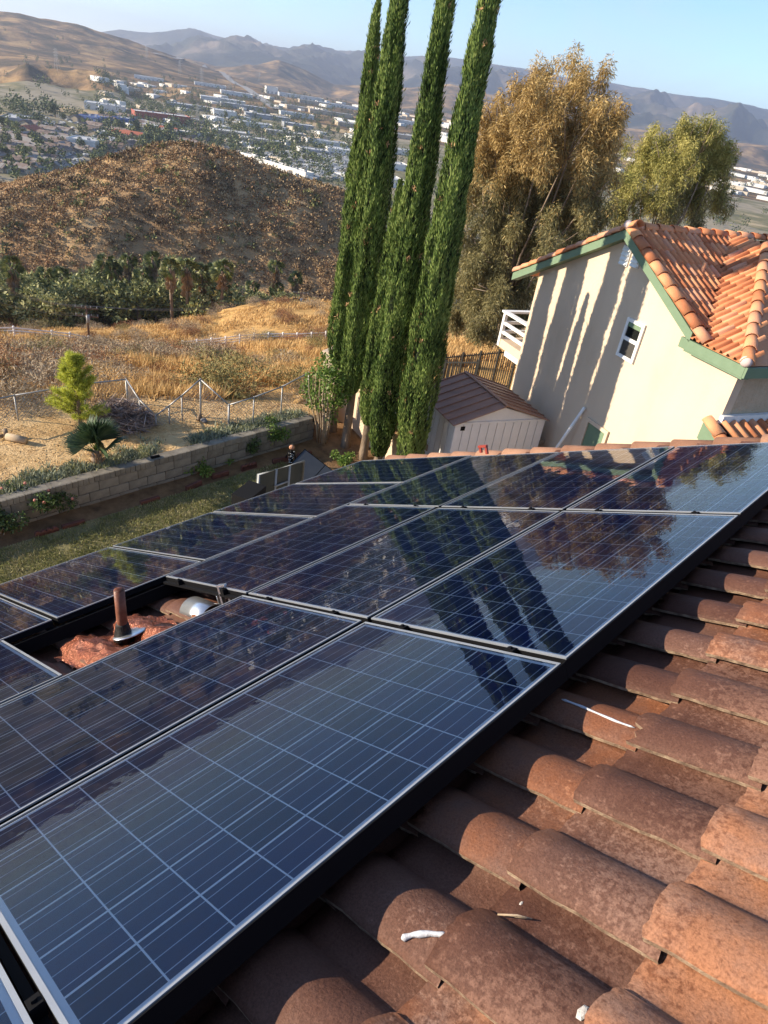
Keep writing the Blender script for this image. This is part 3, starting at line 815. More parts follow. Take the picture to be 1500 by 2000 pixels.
# ------------------------------------------------------------------ back yard
GZ = -6.0
m_lawn = mat('patchy_lawn_soil', [(0.11, 0.11, 0.05), (0.20, 0.18, 0.09), (0.28, 0.24, 0.13)], scale=2.2, detail=9, rough=0.95, bump=0.03, bscale=40, coord='World', spec=0.05)
m_soil = mat('bare_garden_soil', [(0.10, 0.062, 0.035), (0.19, 0.115, 0.062), (0.28, 0.17, 0.09)], scale=3.0, detail=9, rough=0.98, bump=0.03, bscale=30, coord='World', spec=0.05)
m_yard = mat('straw_covered_yard', [(0.34, 0.205, 0.095), (0.52, 0.34, 0.16), (0.63, 0.44, 0.23), (0.45, 0.28, 0.13)], scale=1.6, detail=12, rough=0.97, bump=0.035, bscale=22, coord='World', spec=0.05)
def sheet(name, pts, nx, ny, z, amp, seed, m, label):
    """Quad patch between four corners with small real undulation."""
    p = [np.array(q, float) for q in pts]
    V = []; F = []
    for i in range(nx + 1):
        for j in range(ny + 1):
            a = i / nx; b = j / ny
            q = (p[0] * (1 - a) + p[1] * a) * (1 - b) + (p[3] * (1 - a) + p[2] * a) * b
            V.append((q[0], q[1], z + amp * (float(fbm(np.array(q[0] * 1.3), np.array(q[1] * 1.3), 3, seed)) - 0.5)))
    for i in range(nx):
        for j in range(ny):
            a = i * (ny + 1) + j; F.append((a, a + ny + 1, a + ny + 2, a + 1))
    o = link(name, np_mesh(name, V, F, m, True)); tag(o, label, 'ground', None, 'structure'); return o
sheet('lawn', [(-10.05, -9), (-3.5, -9), (-3.5, 6.6), (-10.05, 6.2)], 20, 50, GZ + 0.03, 0.04, 2, m_lawn, 'small shaded lawn between the block wall and the house')
sheet('garden_soil', [(-10.75, -9), (-3.5, -9), (-3.5, 11.0), (-11.4, 10.0)], 24, 60, GZ, 0.05, 5, m_soil, 'brown garden soil along the block wall and under the cypresses')
def upper_yard():
    V = []; F = []; nx, ny = 16, 60
    for j in range(ny + 1):
        y = -7 + 16.3 * j / ny
        xr_ = -10.78
        xl = -15.2 if y < 3.5 else -15.2 + (y - 3.5) * 0.72
        xl = min(xl, -11.0)
        for i in range(nx + 1):
            x = xl + (xr_ - xl) * i / nx
            V.append((x, y, -5.50 + 0.07 * (float(fbm(np.array(x * .9), np.array(y * .9), 4, 8)) - 0.5) + 0.02))
    for j in range(ny):
        for i in range(nx):
            a = j * (nx + 1) + i; F.append((a, a + 1, a + nx + 2, a + nx + 1))
    o = link('upper_yard', np_mesh('upper_yard', V, F, m_yard, True)); tag(o, 'bare straw coloured ground between the chain link fence and the block wall', 'ground', None, 'structure')
upper_yard()

# block retaining wall, every block its own piece
m_block = mat('grey_concrete_block', [(0.12, 0.105, 0.085), (0.18, 0.16, 0.13), (0.24, 0.215, 0.175)], scale=4, detail=9, rough=0.92, bump=0.006, bscale=40, obj=0.25)
m_core = mat('block_wall_mortar', (0.05, 0.046, 0.04), rough=0.95)
WX = -10.60; WY0, WY1 = -5.0, 8.42
bw = empty('block_wall', (WX, WY1, GZ), 0, 'low grey concrete block retaining wall between lawn and straw yard', 'wall')
BI = Matrix.Translation((-WX, -WY1, -GZ))
def wblock(name, me, loc): return link(name, me, bw, BI @ Matrix.Translation(loc))
link('core', MB().box(WX - .17, WY0, GZ - .3, WX - .022, WY1, GZ + .585).mesh('core', m_core), bw, BI)
def bevel_block(name, lx, ly, lz, mt, seed, j=0.004):
    rr = random.Random(seed); q = lambda: rr.uniform(-j, j); b = 0.008
    m = MB(); P = []
    for z in (0, b, lz - b, lz):
        i = b if z in (0, lz) else 0
        P.append([(-lx + 0, i + q() * .3, z), (0 - i + q(), i, z), (0 - i + q(), ly - i, z), (-lx, ly - i + q() * .3, z)])
    for a in range(3):
        for k in range(4):
            k2 = (k + 1) % 4
            m.poly([P[a][k], P[a][k2], P[a + 1][k2], P[a + 1][k]])
    m.poly(P[0][::-1]); m.poly(P[3])
    return m.mesh(name, mt)
WB = [bevel_block('wall_block', .16, .386, .187, m_block, s) for s in range(4)]
WH = bevel_block('wall_block', .16, .192, .192, m_block, 9)
def cap_mesh(seed):
    rr = random.Random(seed); m = MB()
    m.box(-.20, 0, .045, -.006, .412, .125)
    for k in range(4):
        o = rr.uniform(-.003, .004)
        m.box(-.05, .004 + k * .103, .0, .014 + o, .004 + k * .103 + .095, .122 + rr.uniform(-.002, .002))
    return m.mesh('cap_block', m_block)
CBS = [cap_mesh(s) for s in range(3)]
for c in range(3):
    y = WY0 + (0.2 if c % 2 else 0); z = GZ - 0.135 + 0.2 * c; k = 0
    while y < WY1 - 0.35:
        rr = random.Random(c * 100 + k)
        wblock('wall_block', WB[rr.randrange(4)], (WX + rr.uniform(-.004, .004), y + .004, z)); y += 0.4; k += 1
    if y < WY1 - .15: wblock('wall_block', WH, (WX, y + .004, z))
y = WY0; k = 0
while y < WY1 - 0.3:
    rr = random.Random(k + 900)
    wblock('cap_block', CBS[k % 3], (WX + rr.uniform(-.003, .003), y, GZ + .468 + rr.uniform(-.002, .002))); y += 0.4165; k += 1
# little solar garden lamp head lying on the cap
p = onz(306, 895, GZ + .60)
o = MB().box(-.03, -.09, 0, .03, .09, .03).box(-.02, -.075, .03, .02, .075, .036).build('garden_lamp', m_black); o.location = (WX - .09, p[1], GZ + .597)
tag(o, 'small black flat lamp lying on top of the block wall', 'lamp')

# stucco garden wall behind the cypress trunks
gw = MB()
for (a, b) in (((-11.25, 9.6), (-10.75, 9.75)), ((-10.75, 9.75), (-8.3, 8.95))):
    d = Vector((b[0] - a[0], b[1] - a[1], 0)).normalized(); nrm = Vector((-d.y, d.x, 0)) * .15
    gw.hexa([(a[0], a[1], GZ - .3), (b[0], b[1], GZ - .3), (b[0] + nrm.x, b[1] + nrm.y, GZ - .3), (a[0] + nrm.x, a[1] + nrm.y, GZ - .3),
             (a[0], a[1], GZ + 1.35), (b[0], b[1], GZ + 1.35), (b[0] + nrm.x, b[1] + nrm.y, GZ + 1.35), (a[0] + nrm.x, a[1] + nrm.y, GZ + 1.35)])
t = empty('garden_wall', (-10.75, 9.75, GZ), 0, 'pale stucco garden wall behind the cypress trunks', 'wall')
gw.build('wall_panel', m_stucco, t, mw=Matrix.Translation((10.75, -9.75, -GZ)))
MB().box(-.22, -.22, -.3, .22, .22, 1.72).box(-.26, -.26, 1.72, .26, .26, 1.82).build('end_pillar', m_stucco, t, mw=Matrix.Translation((-.62, -.12, 0)) @ Matrix.Rotation(.3, 4, 'Z'))

# red scalloped lawn edging
m_brick = mat('red_edging_block', [(0.075, 0.030, 0.022), (0.13, 0.05, 0.036)], scale=9, rough=0.9, obj=0.3, bump=0.004)
ed = empty('lawn_edging', (-10.2, 3, GZ), 0, 'row of red scalloped edging blocks between lawn and garden soil', 'edging')
EI = Matrix.Translation((10.2, -3, -GZ))
pl_ = MB().box(-.035, -.20, -.04, .035, .20, .085).mesh('edging_block', m_brick)
sc = MB()
for k in range(4):
    yk = -.15 + .1 * k
    sc.tube([(-.03, yk, .06), (.03, yk, .06)], .052, 10); sc.box(-.03, yk - .05, -.04, .03, yk + .05, .06)
scm = sc.mesh('edging_block', m_brick)
pts = [onz(x, y, GZ) for x, y in ((45, 1030), (150, 1003), (215, 986), (320, 940), (380, 921), (440, 912), (500, 897), (560, 885), (588, 874))]
pts = [np.array([-10.1 + .12 * math.sin(i), p[1], GZ]) for i, p in enumerate(pts)]
ln = []
for i in range(len(pts) - 1):
    n = max(1, int(np.linalg.norm(pts[i + 1] - pts[i]) / .41))
    for q in range(n): ln.append((pts[i] + (pts[i + 1] - pts[i]) * (q + .5) / n, math.atan2(pts[i + 1][0] - pts[i][0], pts[i + 1][1] - pts[i][1])))
for i, (p, a) in enumerate(ln):
    if i in (2, 3, 5): continue
    rr = random.Random(i)
    link('edging_block', scm if i % 5 in (0, 3) else pl_, ed, EI @ Matrix.Translation((p[0] + rr.uniform(-.03, .03), p[1], GZ + .02)) @ Matrix.Rotation(-a + rr.uniform(-.08, .08), 4, 'Z') @ Matrix.Rotation(rr.uniform(-.2, .2), 4, 'Y'))

# chain link fence: galvanised posts, a top rail that rises and dips, real wire mesh
m_galv = mat('galvanised_tube', [(0.25, 0.25, 0.25), (0.34, 0.34, 0.34)], scale=12, rough=0.5, metallic=0.5)
FP = [((-60, 845), (-66, 792)), ((36, 822), (36, 772)), ((168, 800), (160, 750)), ((249.5, 787), (246, 741)), ((275, 826), (275, 781)), ((305, 832), (305, 812)), ((331, 828), (331, 793)),
      ((356, 823), (356, 773)), ((392, 815), (392, 741)), ((446.5, 834), (447, 791)), ((494, 833), (496, 776)), ((548, 815), (550.5, 755)), ((598, 796), (603, 728))]
fe = empty('chain_link_fence', (-13, 5, -5.5), 0, 'galvanised chain link fence with a zigzag top rail across the straw yard edge', 'fence')
FI = Matrix.Translation((13, -5, 5.5))
tops = []; bases = []
for (b, tp) in FP:
    B_ = onz(b[0], b[1], -5.5); v = ray(*tp); T = CAM + v * (math.hypot(B_[0] - CAM[0], B_[1] - CAM[1]) / math.hypot(v[0], v[1]))
    bases.append(Vector(B_)); tops.append(Vector((B_[0], B_[1], T[2])))
for i, (b, tp) in enumerate(zip(bases, tops)):
    r = 0.024 if i in (3, 5, 8, 9) else 0.017
    MB().tube([b - Vector((0, 0, .3)), tp], r, 8).tube([tp, tp + Vector((0, 0, .025))], [r * 1.25, r * .5], 8).build('post', m_galv, fe, True, FI)
for i in range(len(tops) - 1):
    MB().tube([tops[i], tops[i + 1]], 0.017, 8).build('top_rail', m_galv, fe, True, FI)
m_wire = mat('chain_link_wire', (0.30, 0.30, 0.29), rough=0.5, metallic=0.5)
V = []; F = []
def strip(a, b, w):
    a = np.array(a); b = np.array(b); d = b - a; L = np.linalg.norm(d)
    if L < .02: return
    n = np.cross(d / L, ray(400, 780)); n /= np.linalg.norm(n) + 1e-9
    k = len(V); V.extend([a - n * w * 1.5, a + n * w * 1.5, b + n * w, b - n * w]); F.append((k, k + 1, k + 2, k + 3))
for i in range(len(tops) - 1):
    b0, b1, t0, t1 = [np.array(q) for q in (bases[i], bases[i + 1], tops[i], tops[i + 1])]
    Lh = np.linalg.norm(b1 - b0); sp = 0.078
    def P(u, h):  # u along 0..Lh, h height from the ground
        f = u / Lh; return b0 * (1 - f) + b1 * f + np.array([0, 0, h])
    H = lambda u: (t0[2] - b0[2]) * (1 - u / Lh) + (t1[2] - b1[2]) * u / Lh
    for sgn in (1, -1):
        u0 = -1.6 if sgn > 0 else 0
        while u0 < Lh + 1.6:
            # clip the slanted wire u=u0+sgn*h against the bay
            hs = np.linspace(0, 1.5, 26); us = u0 + sgn * hs
            ok = (us >= 0) & (us <= Lh); ok &= hs <= np.array([H(min(max(u, 0), Lh)) for u in us])
            if ok.any():
                k = np.where(ok)[0]; strip(P(us[k[0]], hs[k[0]]), P(us[k[-1]], hs[k[-1]]), 0.0022)
            u0 += sp
o = link('wire_mesh', np_mesh('wire_mesh', V, F, m_wire), fe, FI); o['kind'] = 'stuff'

# ------------------------------------------------------------------ neighbour's house
NP = Vector((-4.9, 11.33, 0)); NA = math.radians(157)
NMAT = Matrix.Translation((NP.x, NP.y, 0)) @ Matrix(((math.cos(NA), math.sin(NA), 0, 0), (math.sin(NA), -math.cos(NA), 0, 0), (0, 0, 1, 0), (0, 0, 0, 1)))
# local frame: x along the gable wall to the left, y into the house, z up (mirrored, so faces are double sided)
nh = empty('stucco_house', (NP.x, NP.y, -6.2), 0, 'cream stucco two storey house with orange tile gable roof and sage green trim', 'house')
NI = Matrix.Translation((-NP.x, -NP.y, 6.2)) @ NMAT
def npart(name, mb, mats, smooth=False, parent=None):
    return mb.build(name, mats, parent or nh, smooth, NI if parent is None else Matrix.Identity(4))
m_ntile = mat('orange_roof_tile', [(0.42, 0.15, 0.065), (0.55, 0.225, 0.10), (0.62, 0.285, 0.135), (0.54, 0.27, 0.165)], scale=1.2, detail=8, rough=0.7, obj=0.55, bump=0.004, bscale=60)
m_white = mat('white_paint', [(0.70, 0.70, 0.68), (0.78, 0.78, 0.76)], scale=6, rough=0.55)
m_dark = mat('dark_window_glass', (0.012, 0.014, 0.014), rough=0.06, spec=0.6)
m_screen = mat('insect_screen', (0.05, 0.047, 0.043), rough=0.7)
RZ, RA = -0.10, 0.78       # roof plane height at the ridge and ridge position
SL = 0.50
rz = lambda a: RZ - SL * abs(a - RA)
EV = -1.43                 # eave of the hipped side
aL, aR = 3.38, -2.68
# gable wall and side wall
w = MB()
g = [(aL, 0, -6.3), (aL, 0, rz(aL) - .14), (RA, 0, RZ - .14), (-1.86, 0, EV - .08), (aR, 0, EV - .08), (aR, 0, -6.3)]
gb = [(x, 8.0, z) for x, _, z in g]
w.poly(g); w.poly(gb)
for i in range(6):
    k = (i + 1) % 6
    w.poly([g[i], g[k], gb[k], gb[i]])
npart('wall', w, m_stucco)
m_rough = mat('rough_stucco', [(0.46, 0.36, 0.25), (0.54, 0.43, 0.31)], scale=5, rough=0.95, bump=0.05, bscale=9, spec=0.1)
npart('side_wall', MB().box(aR - .012, .16, -6.3, aR - .002, 8.0, EV - .1), m_rough)
npart('corner_board', MB().box(aR - .02, -.02, -6.3, aR + .17, -.002, EV - .1).box(aR - .02, -.002, -6.3, aR - .0125, .16, EV - .1), m_stucco)
# roof decks
ov = -0.16; rk = 4.18
npart('roof_deck', MB().poly([(RA, ov, RZ), (rk, ov, rz(rk)), (rk, 8, rz(rk)), (RA, 8, RZ)]).poly([(RA, ov, RZ - .06), (rk, ov, rz(rk) - .06), (rk, 8, rz(rk) - .06), (RA, 8, RZ - .06)])
      .poly([(RA, ov, RZ), (-1.88, ov, rz(-1.88)), (-1.88, ov + .02, EV), (RA, 2.5, RZ), (RA, 8, RZ)])
      .poly([(-1.88, ov, EV), (-2.86, ov, EV), (-.2, 2.5, -.1), (RA, 2.5, RZ)])
      .poly([(-2.86, ov, EV), (-2.86, 8, EV), (-.2, 8, -.1), (-.2, 2.5, -.1)])
      .poly([(-2.86, ov, EV - .05), (-2.86, 8, EV - .05), (aR, 8, EV - .05), (aR, ov, EV - .05)]), m_ntile)
def rake(a0, a1):
    z0, z1 = rz(a0) - .005, rz(a1) - .005
    m = MB(); h = 0.17
    m.hexa([(a0, ov - .03, z0 - h), (a1, ov - .03, z1 - h), (a1, ov + .02, z1 - h), (a0, ov + .02, z0 - h), (a0, ov - .03, z0), (a1, ov - .03, z1), (a1, ov + .02, z1), (a0, ov + .02, z0)])
    m.hexa([(a0, ov + .02, z0 - h), (a1, ov + .02, z1 - h), (a1, 0, z1 - h), (a0, 0, z0 - h), (a0, ov + .02, z0 - h + .02), (a1, ov + .02, z1 - h + .02), (a1, 0, z1 - h + .02), (a0, 0, z0 - h + .02)])
    npart('rake_board', m, m_trim)
rake(RA, rk); rake(RA, -1.62)
npart('fascia', MB().box(-2.88, ov - .03, EV - .185, -1.42, ov + .02, EV - .005).box(-2.88, ov - .01, EV - .22, -1.55, -.0, EV - .186), m_trim)
npart('fascia', MB().box(-2.93, ov - .03, EV - .185, -2.885, 8, EV - .005), m_trim)
# clay tiles
def ntile(seed):
    rg = np.random.default_rng(seed); V = []; F = []
    ys = np.concatenate([np.linspace(0, .17, 8), [.20, .30]]); n = len(ys)
    for x, dz in ((0, .03), (.40, 0)):
        for y in ys:
            zz = .075 * max(math.sin(math.pi * min(y / .17, 1)), 0) ** .8 if y < .17 else .0
            V.append((x, y, zz + dz + rg.normal(0, .001)))
    for j in range(n - 1): F.append((j, n + j, n + j + 1, j + 1))
    k = len(V)
    for j in range(n): V.append((0.001, ys[j], V[j][2] - .02))
    for j in range(n - 1): F.append((j, j + 1, k + j + 1, k + j))
    return np_mesh('roof_tile', V, F, m_ntile, True)
NT = [ntile(s) for s in range(3)]
th = math.atan(SL)
def frame_mat(o, ex, ey):
    ex = Vector(ex).normalized(); ey = Vector(ey).normalized(); ez = ex.cross(ey)
    if ez.z < 0: ez = -ez
    return Matrix(((ex.x, ey.x, ez.x, o[0]), (ex.y, ey.y, ez.y, o[1]), (ex.z, ey.z, ez.z, o[2]), (0, 0, 0, 1)))
n_t = 0
L_main = (RA + 1.94) / math.cos(th)
for r in range(9):
    for c in range(19):
        s = 0.02 + .335 * r; y = ov + .20 + .153 * c
        a = -1.94 + s * math.cos(th)
        if y > a + 1.74 + 0.20: continue          # valley
        mw = frame_mat((a, y, EV + .02 + s * math.sin(th)), (math.cos(th), 0, math.sin(th)), (0, 1, 0))
        rr = random.Random(r * 40 + c)
        o = link('roof_tile', NT[rr.randrange(3)], nh, NI @ mw @ Matrix.Diagonal((1, .51, .72, 1)) @ Matrix.Rotation(rr.uniform(-.02, .02), 4, 'Z')); n_t += 1
for r in range(9):
    for c in range(9):
        s = 0.0 + .335 * r; y = ov + s * math.cos(th)
        a0 = -2.86 + (y - ov); a = a0 + .02 + .153 * c
        if a > y - 1.74 + .16: continue
        mw = frame_mat((a, y - .03, EV + .02 + s * math.sin(th)), (0, math.cos(th), math.sin(th)), (1, 0, 0))
        rr = random.Random(r * 40 + c + 999)
        o = link('roof_tile', NT[rr.randrange(3)], nh, NI @ mw @ Matrix.Diagonal((1, .51, .72, 1)) @ Matrix.Rotation(rr.uniform(-.03, .03), 4, 'Z')); n_t += 1
# far slope past the hip and main slope past the valley: tiles joined (out of sight from the roof)
NB = barrel_mesh('ridge_tile', .115, .10, .42, m_ntile, 8)
NBR = barrel_mesh('rake_tile', .125, .11, .40, m_ntile, 8)
def run(name, me, p0, p1, step, lift=0.0):
    p0 = Vector(p0); p1 = Vector(p1); d = (p1 - p0).normalized(); n = int((p1 - p0).length / step) + 1
    side = d.cross(Vector((0, 0, 1))).normalized()
    for i in range(n):
        rr = random.Random(i + int(p0.x * 100))
        link(name, me, nh, NI @ frame_mat(p0 + d * step * i + Vector((0, 0, lift)), d, side) @ Matrix.Rotation(rr.uniform(-.03, .03), 4, 'Z'))
run('rake_tile', NBR, (-1.92, ov + .06, EV + .02), (RA, ov + .06, RZ), .335, 0.0)
run('rake_tile', NBR, (rk, ov + .06, rz(rk) + .0), (RA, ov + .06, RZ), .335, 0.0)
run('ridge_tile', NB, (RA, ov - .02, RZ + .02), (RA, 8, RZ + .02), .37)
run('hip_tile', NB, (-2.86, ov, EV + .03), (-.25, 2.45, -.08), .36)
npart('ridge_end_mortar', MB().ball((RA, ov - .01, RZ + .075), (.10, .06, .09), 12, 8), mat('pale_mortar', (0.50, 0.40, 0.38), rough=.9), True)
npart('hip_end_mortar', MB().ball((-2.84, ov - .02, EV + .07), (.11, .07, .09), 12, 8), bpy.data.materials['pale_mortar'], True)
npart('valley_flashing', MB().hexa([(-1.90, ov, EV + .005), (-1.80, ov, EV + .005), (RA + .05, 2.55, RZ + .005), (RA - .05, 2.55, RZ + .005), (-1.90, ov, EV + .02), (-1.80, ov, EV + .02), (RA + .05, 2.55, RZ + .02), (RA - .05, 2.55, RZ + .02)]), m_black)
npart('roof_vent_pipe', MB().tube([(-.30, .95, RZ - .6), (-.30, .95, RZ - .29)], .04, 8), m_ntile, True)
# gable vents
for (a0, hh) in ((RA - .02, .36), (RA - .33, .32)):
    m = MB(); m.box(a0 - .12, -.03, RZ - .30 - hh, a0 + .12, -.003, RZ - .30)
    f = npart('gable_vent', m, m_white)
    for k in range(4):
        z = RZ - .33 - hh * k / 4.3
        q = MB().hexa([(a0 - .10, -.065, z - .055), (a0 + .10, -.065, z - .055), (a0 + .10, -.031, z - .05), (a0 - .10, -.031, z - .05), (a0 - .10, -.06, z - .045), (a0 + .10, -.06, z - .045), (a0 + .10, -.031, z - .005), (a0 - .10, -.031, z - .005)])
        link('louver', q.mesh('louver', m_white), f)
# window
wx0, wx1, wz0, wz1 = -.36, .15, -2.36, -1.59
m = MB(); fw = .065
m.box(wx0, -.045, wz0, wx0 + fw, -.002, wz1); m.box(wx1 - fw, -.045, wz0, wx1, -.002, wz1); m.box(wx0 + fw, -.045, wz0, wx1 - fw, -.002, wz0 + fw); m.box(wx0 + fw, -.045, wz1 - fw, wx1 - fw, -.002, wz1)
zm = (wz0 + wz1) / 2
m.box(wx0 + fw, -.04, zm - .035, wx1 - fw, -.002, zm + .035)
f = npart('window', m, m_white)
link('pane', MB().box(wx0 + fw, -.02, zm + .035, wx1 - fw, -.012, wz1 - fw).mesh('pane', m_dark), f)
link('screen', MB().box(wx0 + fw, -.026, wz0 + fw, wx1 - fw, -.018, zm - .035).mesh('screen', m_screen), f)
link('sash', MB().box(wx0 + fw, -.032, wz1 - fw - .09, wx1 - fw, -.0205, wz1 - fw).mesh('sash', m_trim), f)
# green door head
m = MB(); m.box(-.36, -.05, -6.0, -.28, -.002, -3.85).box(.29, -.05, -6.0, .37, -.002, -3.85).box(-.28, -.05, -3.93, .29, -.002, -3.85)
f = npart('door', m, m_stucco)
link('door_leaf', MB().box(-.28, -.02, -6.0, .29, -.004, -3.93).mesh('door_leaf', m_trim), f)
# lean-to roof by the corner
m = MB()
m.hexa([(-2.72, -.30, -2.60), (-4.6, -.30, -3.42), (-4.6, 6, -3.42), (-2.72, 6, -2.60), (-2.72, -.30, -2.52), (-4.6, -.30, -3.34), (-4.6, 6, -3.34), (-2.72, 6, -2.52)])
pr = npart('porch_roof', m, m_deck)
npart('porch_fascia', MB().hexa([(-2.66, -.335, -2.80), (-4.6, -.335, -3.62), (-4.6, -.302, -3.62), (-2.66, -.302, -2.80), (-2.66, -.335, -2.50), (-4.6, -.335, -3.32), (-4.6, -.302, -3.32), (-2.66, -.302, -2.50)]), m_trim)
npart('porch_ledger', MB().box(-2.78, -.05, -2.50, -2.70, 6, -2.36), m_white)
t2 = math.atan(.82 / 1.88)
for r in range(5):
    for c in range(9):
        s = .335 * r
        mw = frame_mat((-2.80 - s * math.cos(t2) - .34, -.06 + .218 * c, -2.52 - (s + .36) * math.sin(t2) + .02), (math.cos(t2), 0, math.sin(t2)), (0, 1, 0))
        link('roof_tile', NT[(r + c) % 3], nh, NI @ mw @ Matrix.Diagonal((1, .72, 1, 1)))
run('rake_tile', NBR, (-4.5, -.22, -3.33), (-2.75, -.22, -2.55), .335)
# balcony with white rails at the back corner
bz = -3.70
m = MB(); m.box(aL + .01, .4, bz - .22, aL + 1.62, 2.6, bz)
bal = npart('balcony', m, m_stucco)
rl = MB()
for z in (bz + .18, bz + .42): rl.box(aL + .02, .4, z - .04, aL + 1.6, .45, z + .04); rl.box(aL + 1.55, .45, z - .04, aL + 1.6, 2.6, z + .04)
rl.box(aL + 1.54, .38, bz - .2, aL + 1.63, .47, bz + .7); rl.box(aL + 1.54, 2.52, bz, aL + 1.63, 2.62, bz + .7); rl.box(aL + .01, .35, bz + .68, aL + 1.68, .49, bz + .73); rl.box(aL + 1.52, .49, bz + .68, aL + 1.68, 2.64, bz + .73)
link('railing', rl.mesh('railing', m_white), bal)
sl_ = MB()
for k in range(9): sl_.box(aL + .12 + .16 * k, 2.5, bz, aL + .17 + .16 * k, 2.53, bz + .65)
link('baluster', sl_.mesh('baluster', m_wood), bal)
link('beam', MB().box(aL + .01, .6, bz - .46, aL + 1.5, .74, bz - .222).box(aL + .01, 2.2, bz - .46, aL + 2.4, 2.34, bz - .222).mesh('beam', m_white), bal)
# white pole leaning against the wall
pA = NMAT @ Vector((.95, -.55, -5.9)); pB = NMAT @ Vector((.53, -.05, -3.70))
o = MB().tube([Vector((0, 0, 0)), pB - pA], .035, 10).build('leaning_pole', m_white, None, True); o.location = pA
tag(o, 'white pole leaning against the cream stucco wall beside the green door', 'pole')

# ------------------------------------------------------------------ shed
m_shed = mat('white_shed_panel', [(0.60, 0.60, 0.60), (0.72, 0.715, 0.71)], scale=2.5, detail=7, rough=0.55)
m_shedroof = mat('brown_shed_roof', [(0.25, 0.13, 0.085), (0.32, 0.17, 0.11)], scale=3, rough=0.5, bump=0.002)
SH = Vector((-7.09, 9.24, GZ)); SA = math.radians(67)
SM = Matrix.Translation((0, 0, 0)) @ Matrix.Rotation(SA, 4, 'Z')
shed = empty('garden_shed', SH, SA, 'white metal garden shed with a low brown gable roof', 'shed')
fx, fy, fh = 2.36, 1.86, 1.70     # x along the front gable, y back along the left side
m = MB(); m.box(.03, .03, .05, fx - .03, fy - .03, fh); m.poly([(.03, .03, fh), (fx - .03, .03, fh), (fx / 2, .03, fh + .34)]); m.poly([(.03, fy - .03, fh), (fx - .03, fy - .03, fh), (fx / 2, fy - .03, fh + .34)])
m.build('wall', m_shed, shed)
pn = MB()
rib = MB().box(-.098, -.022, .05, .098, 0, fh - .02).mesh('wall_panel', m_shed)
for k in range(11): o = link('wall_panel', rib, shed); o.location = (.115 + .213 * k, .029, 0)
for k in range(8): o = link('wall_panel', rib, shed); o.location = (.029, .14 + .225 * k, 0); o.rotation_euler = (0, 0, -math.pi / 2)
MB().box(0, .0, fh - .02, fx, .02, fh + .03).build('header', m_shed, shed)
for sg in (0, 1):
    for k in range(7):
        y0 = -.06 + k * .28; y1 = y0 + .272
        xa, xb = (-.07, fx / 2 + .005) if sg == 0 else (fx + .07, fx / 2 - .005)
        za, zb = fh - .01, fh + .39
        MB().hexa([(xa, y0, za), (xb, y0, zb), (xb, y1, zb), (xa, y1, za), (xa, y0, za + .015), (xb, y0, zb + .015), (xb, y1, zb + .015), (xa, y1, za + .015)]).bar((xa, y1, za + .02), (xb, y1, zb + .02), .03, .03).build('roof_panel', m_shedroof, shed)
MB().bar((fx / 2, -.07, fh + .415), (fx / 2, 1.92, fh + .415), .09, .02).build('ridge_cap', m_shedroof, shed)
MB().box(.16, .005, fh - .16, .27, .017, fh - .06).build('vent', m_black, shed)
# timber offcuts stacked by the shed
lm = empty('lumber_stack', (-6.35, 9.65, GZ), 0, 'weathered timber boards stacked against the front of the white shed', 'lumber')
LI = Matrix.Translation((6.35, -9.65, -GZ))
for (a, b, w_, h_) in (((905, 886), (1032, 862), .05, .20), ((1018, 868), (1056, 858), .04, .16), ((1030, 870), (1065, 862), .04, .12)):
    A_ = onz(a[0], a[1], -5.15); B_ = onz(b[0], b[1], -5.05)
    MB().bar(A_, B_, w_, h_).build('board', m_wood, lm, mw=LI)
for px in (1024, 1031, 1038):
    p = onz(px, 852, -5.0); MB().box(-.03, -.05, -.6, .03, .05, .12).build('board', m_wood, lm, mw=LI @ Matrix.Translation(p) @ Matrix.Rotation(.4, 4, 'Z'))
p = onz(822, 868, -5.3); q = onz(852, 884, -5.5)
o = MB().bar(Vector((0, 0, 0)), Vector(q) - Vector(p), .06, .14).build('plank', m_wood); o.location = p
tag(o, 'timber plank lying by the left side of the white shed', 'plank')

# iron fence behind the shed
m_iron = mat('black_iron', (0.02, 0.019, 0.018), rough=0.5)
fi = empty('iron_fence', (-12, 15, -6), 0, 'black wrought iron picket fence with a gate behind the shed', 'fence')
II = Matrix.Translation((12, -15, 6))
pA = atd(838, 698, 20.5); pB = atd(1012, 682, 20.0)
top0, top1 = pA[2], pB[2]
npk = 40
for k in range(npk + 1):
    f = k / npk; x = pA[0] + (pB[0] - pA[0]) * f; y = pA[1] + (pB[1] - pA[1]) * f; z = top0 + (top1 - top0) * f
    r = .028 if k % 8 == 0 else .011
    MB().box(x - r, y - r, z - 1.3, x + r, y + r, z + (.05 if k % 8 == 0 else 0)).build('picket' if k % 8 else 'post', m_iron, fi, mw=II)
for dz in (-.06, -1.15): MB().bar((pA[0], pA[1], top0 + dz), (pB[0], pB[1], top1 + dz), .03, .035).build('rail', m_iron, fi, mw=II)
gA = atd(872, 706, 18.2); gB = atd(936, 706, 17.2)
gt = empty('iron_gate', gA, 0, 'black iron gate standing open in front of the picket fence', 'gate')
GI = Matrix.Translation(-Vector(gA))
for k in range(9):
    f = k / 8; x = gA[0] + (gB[0] - gA[0]) * f; y = gA[1] + (gB[1] - gA[1]) * f; z = gA[2] + (gB[2] - gA[2]) * f
    r = .03 if k in (0, 8) else .011
    MB().box(x - r, y - r, z - 1.25, x + r, y + r, z + .03 * (k in (0, 8))).build('picket', m_iron, gt, mw=GI)
for dz in (-.03, -1.1): MB().bar((gA[0], gA[1], gA[2] + dz), (gB[0], gB[1], gB[2] + dz), .03, .04).build('rail', m_iron, gt, mw=GI)
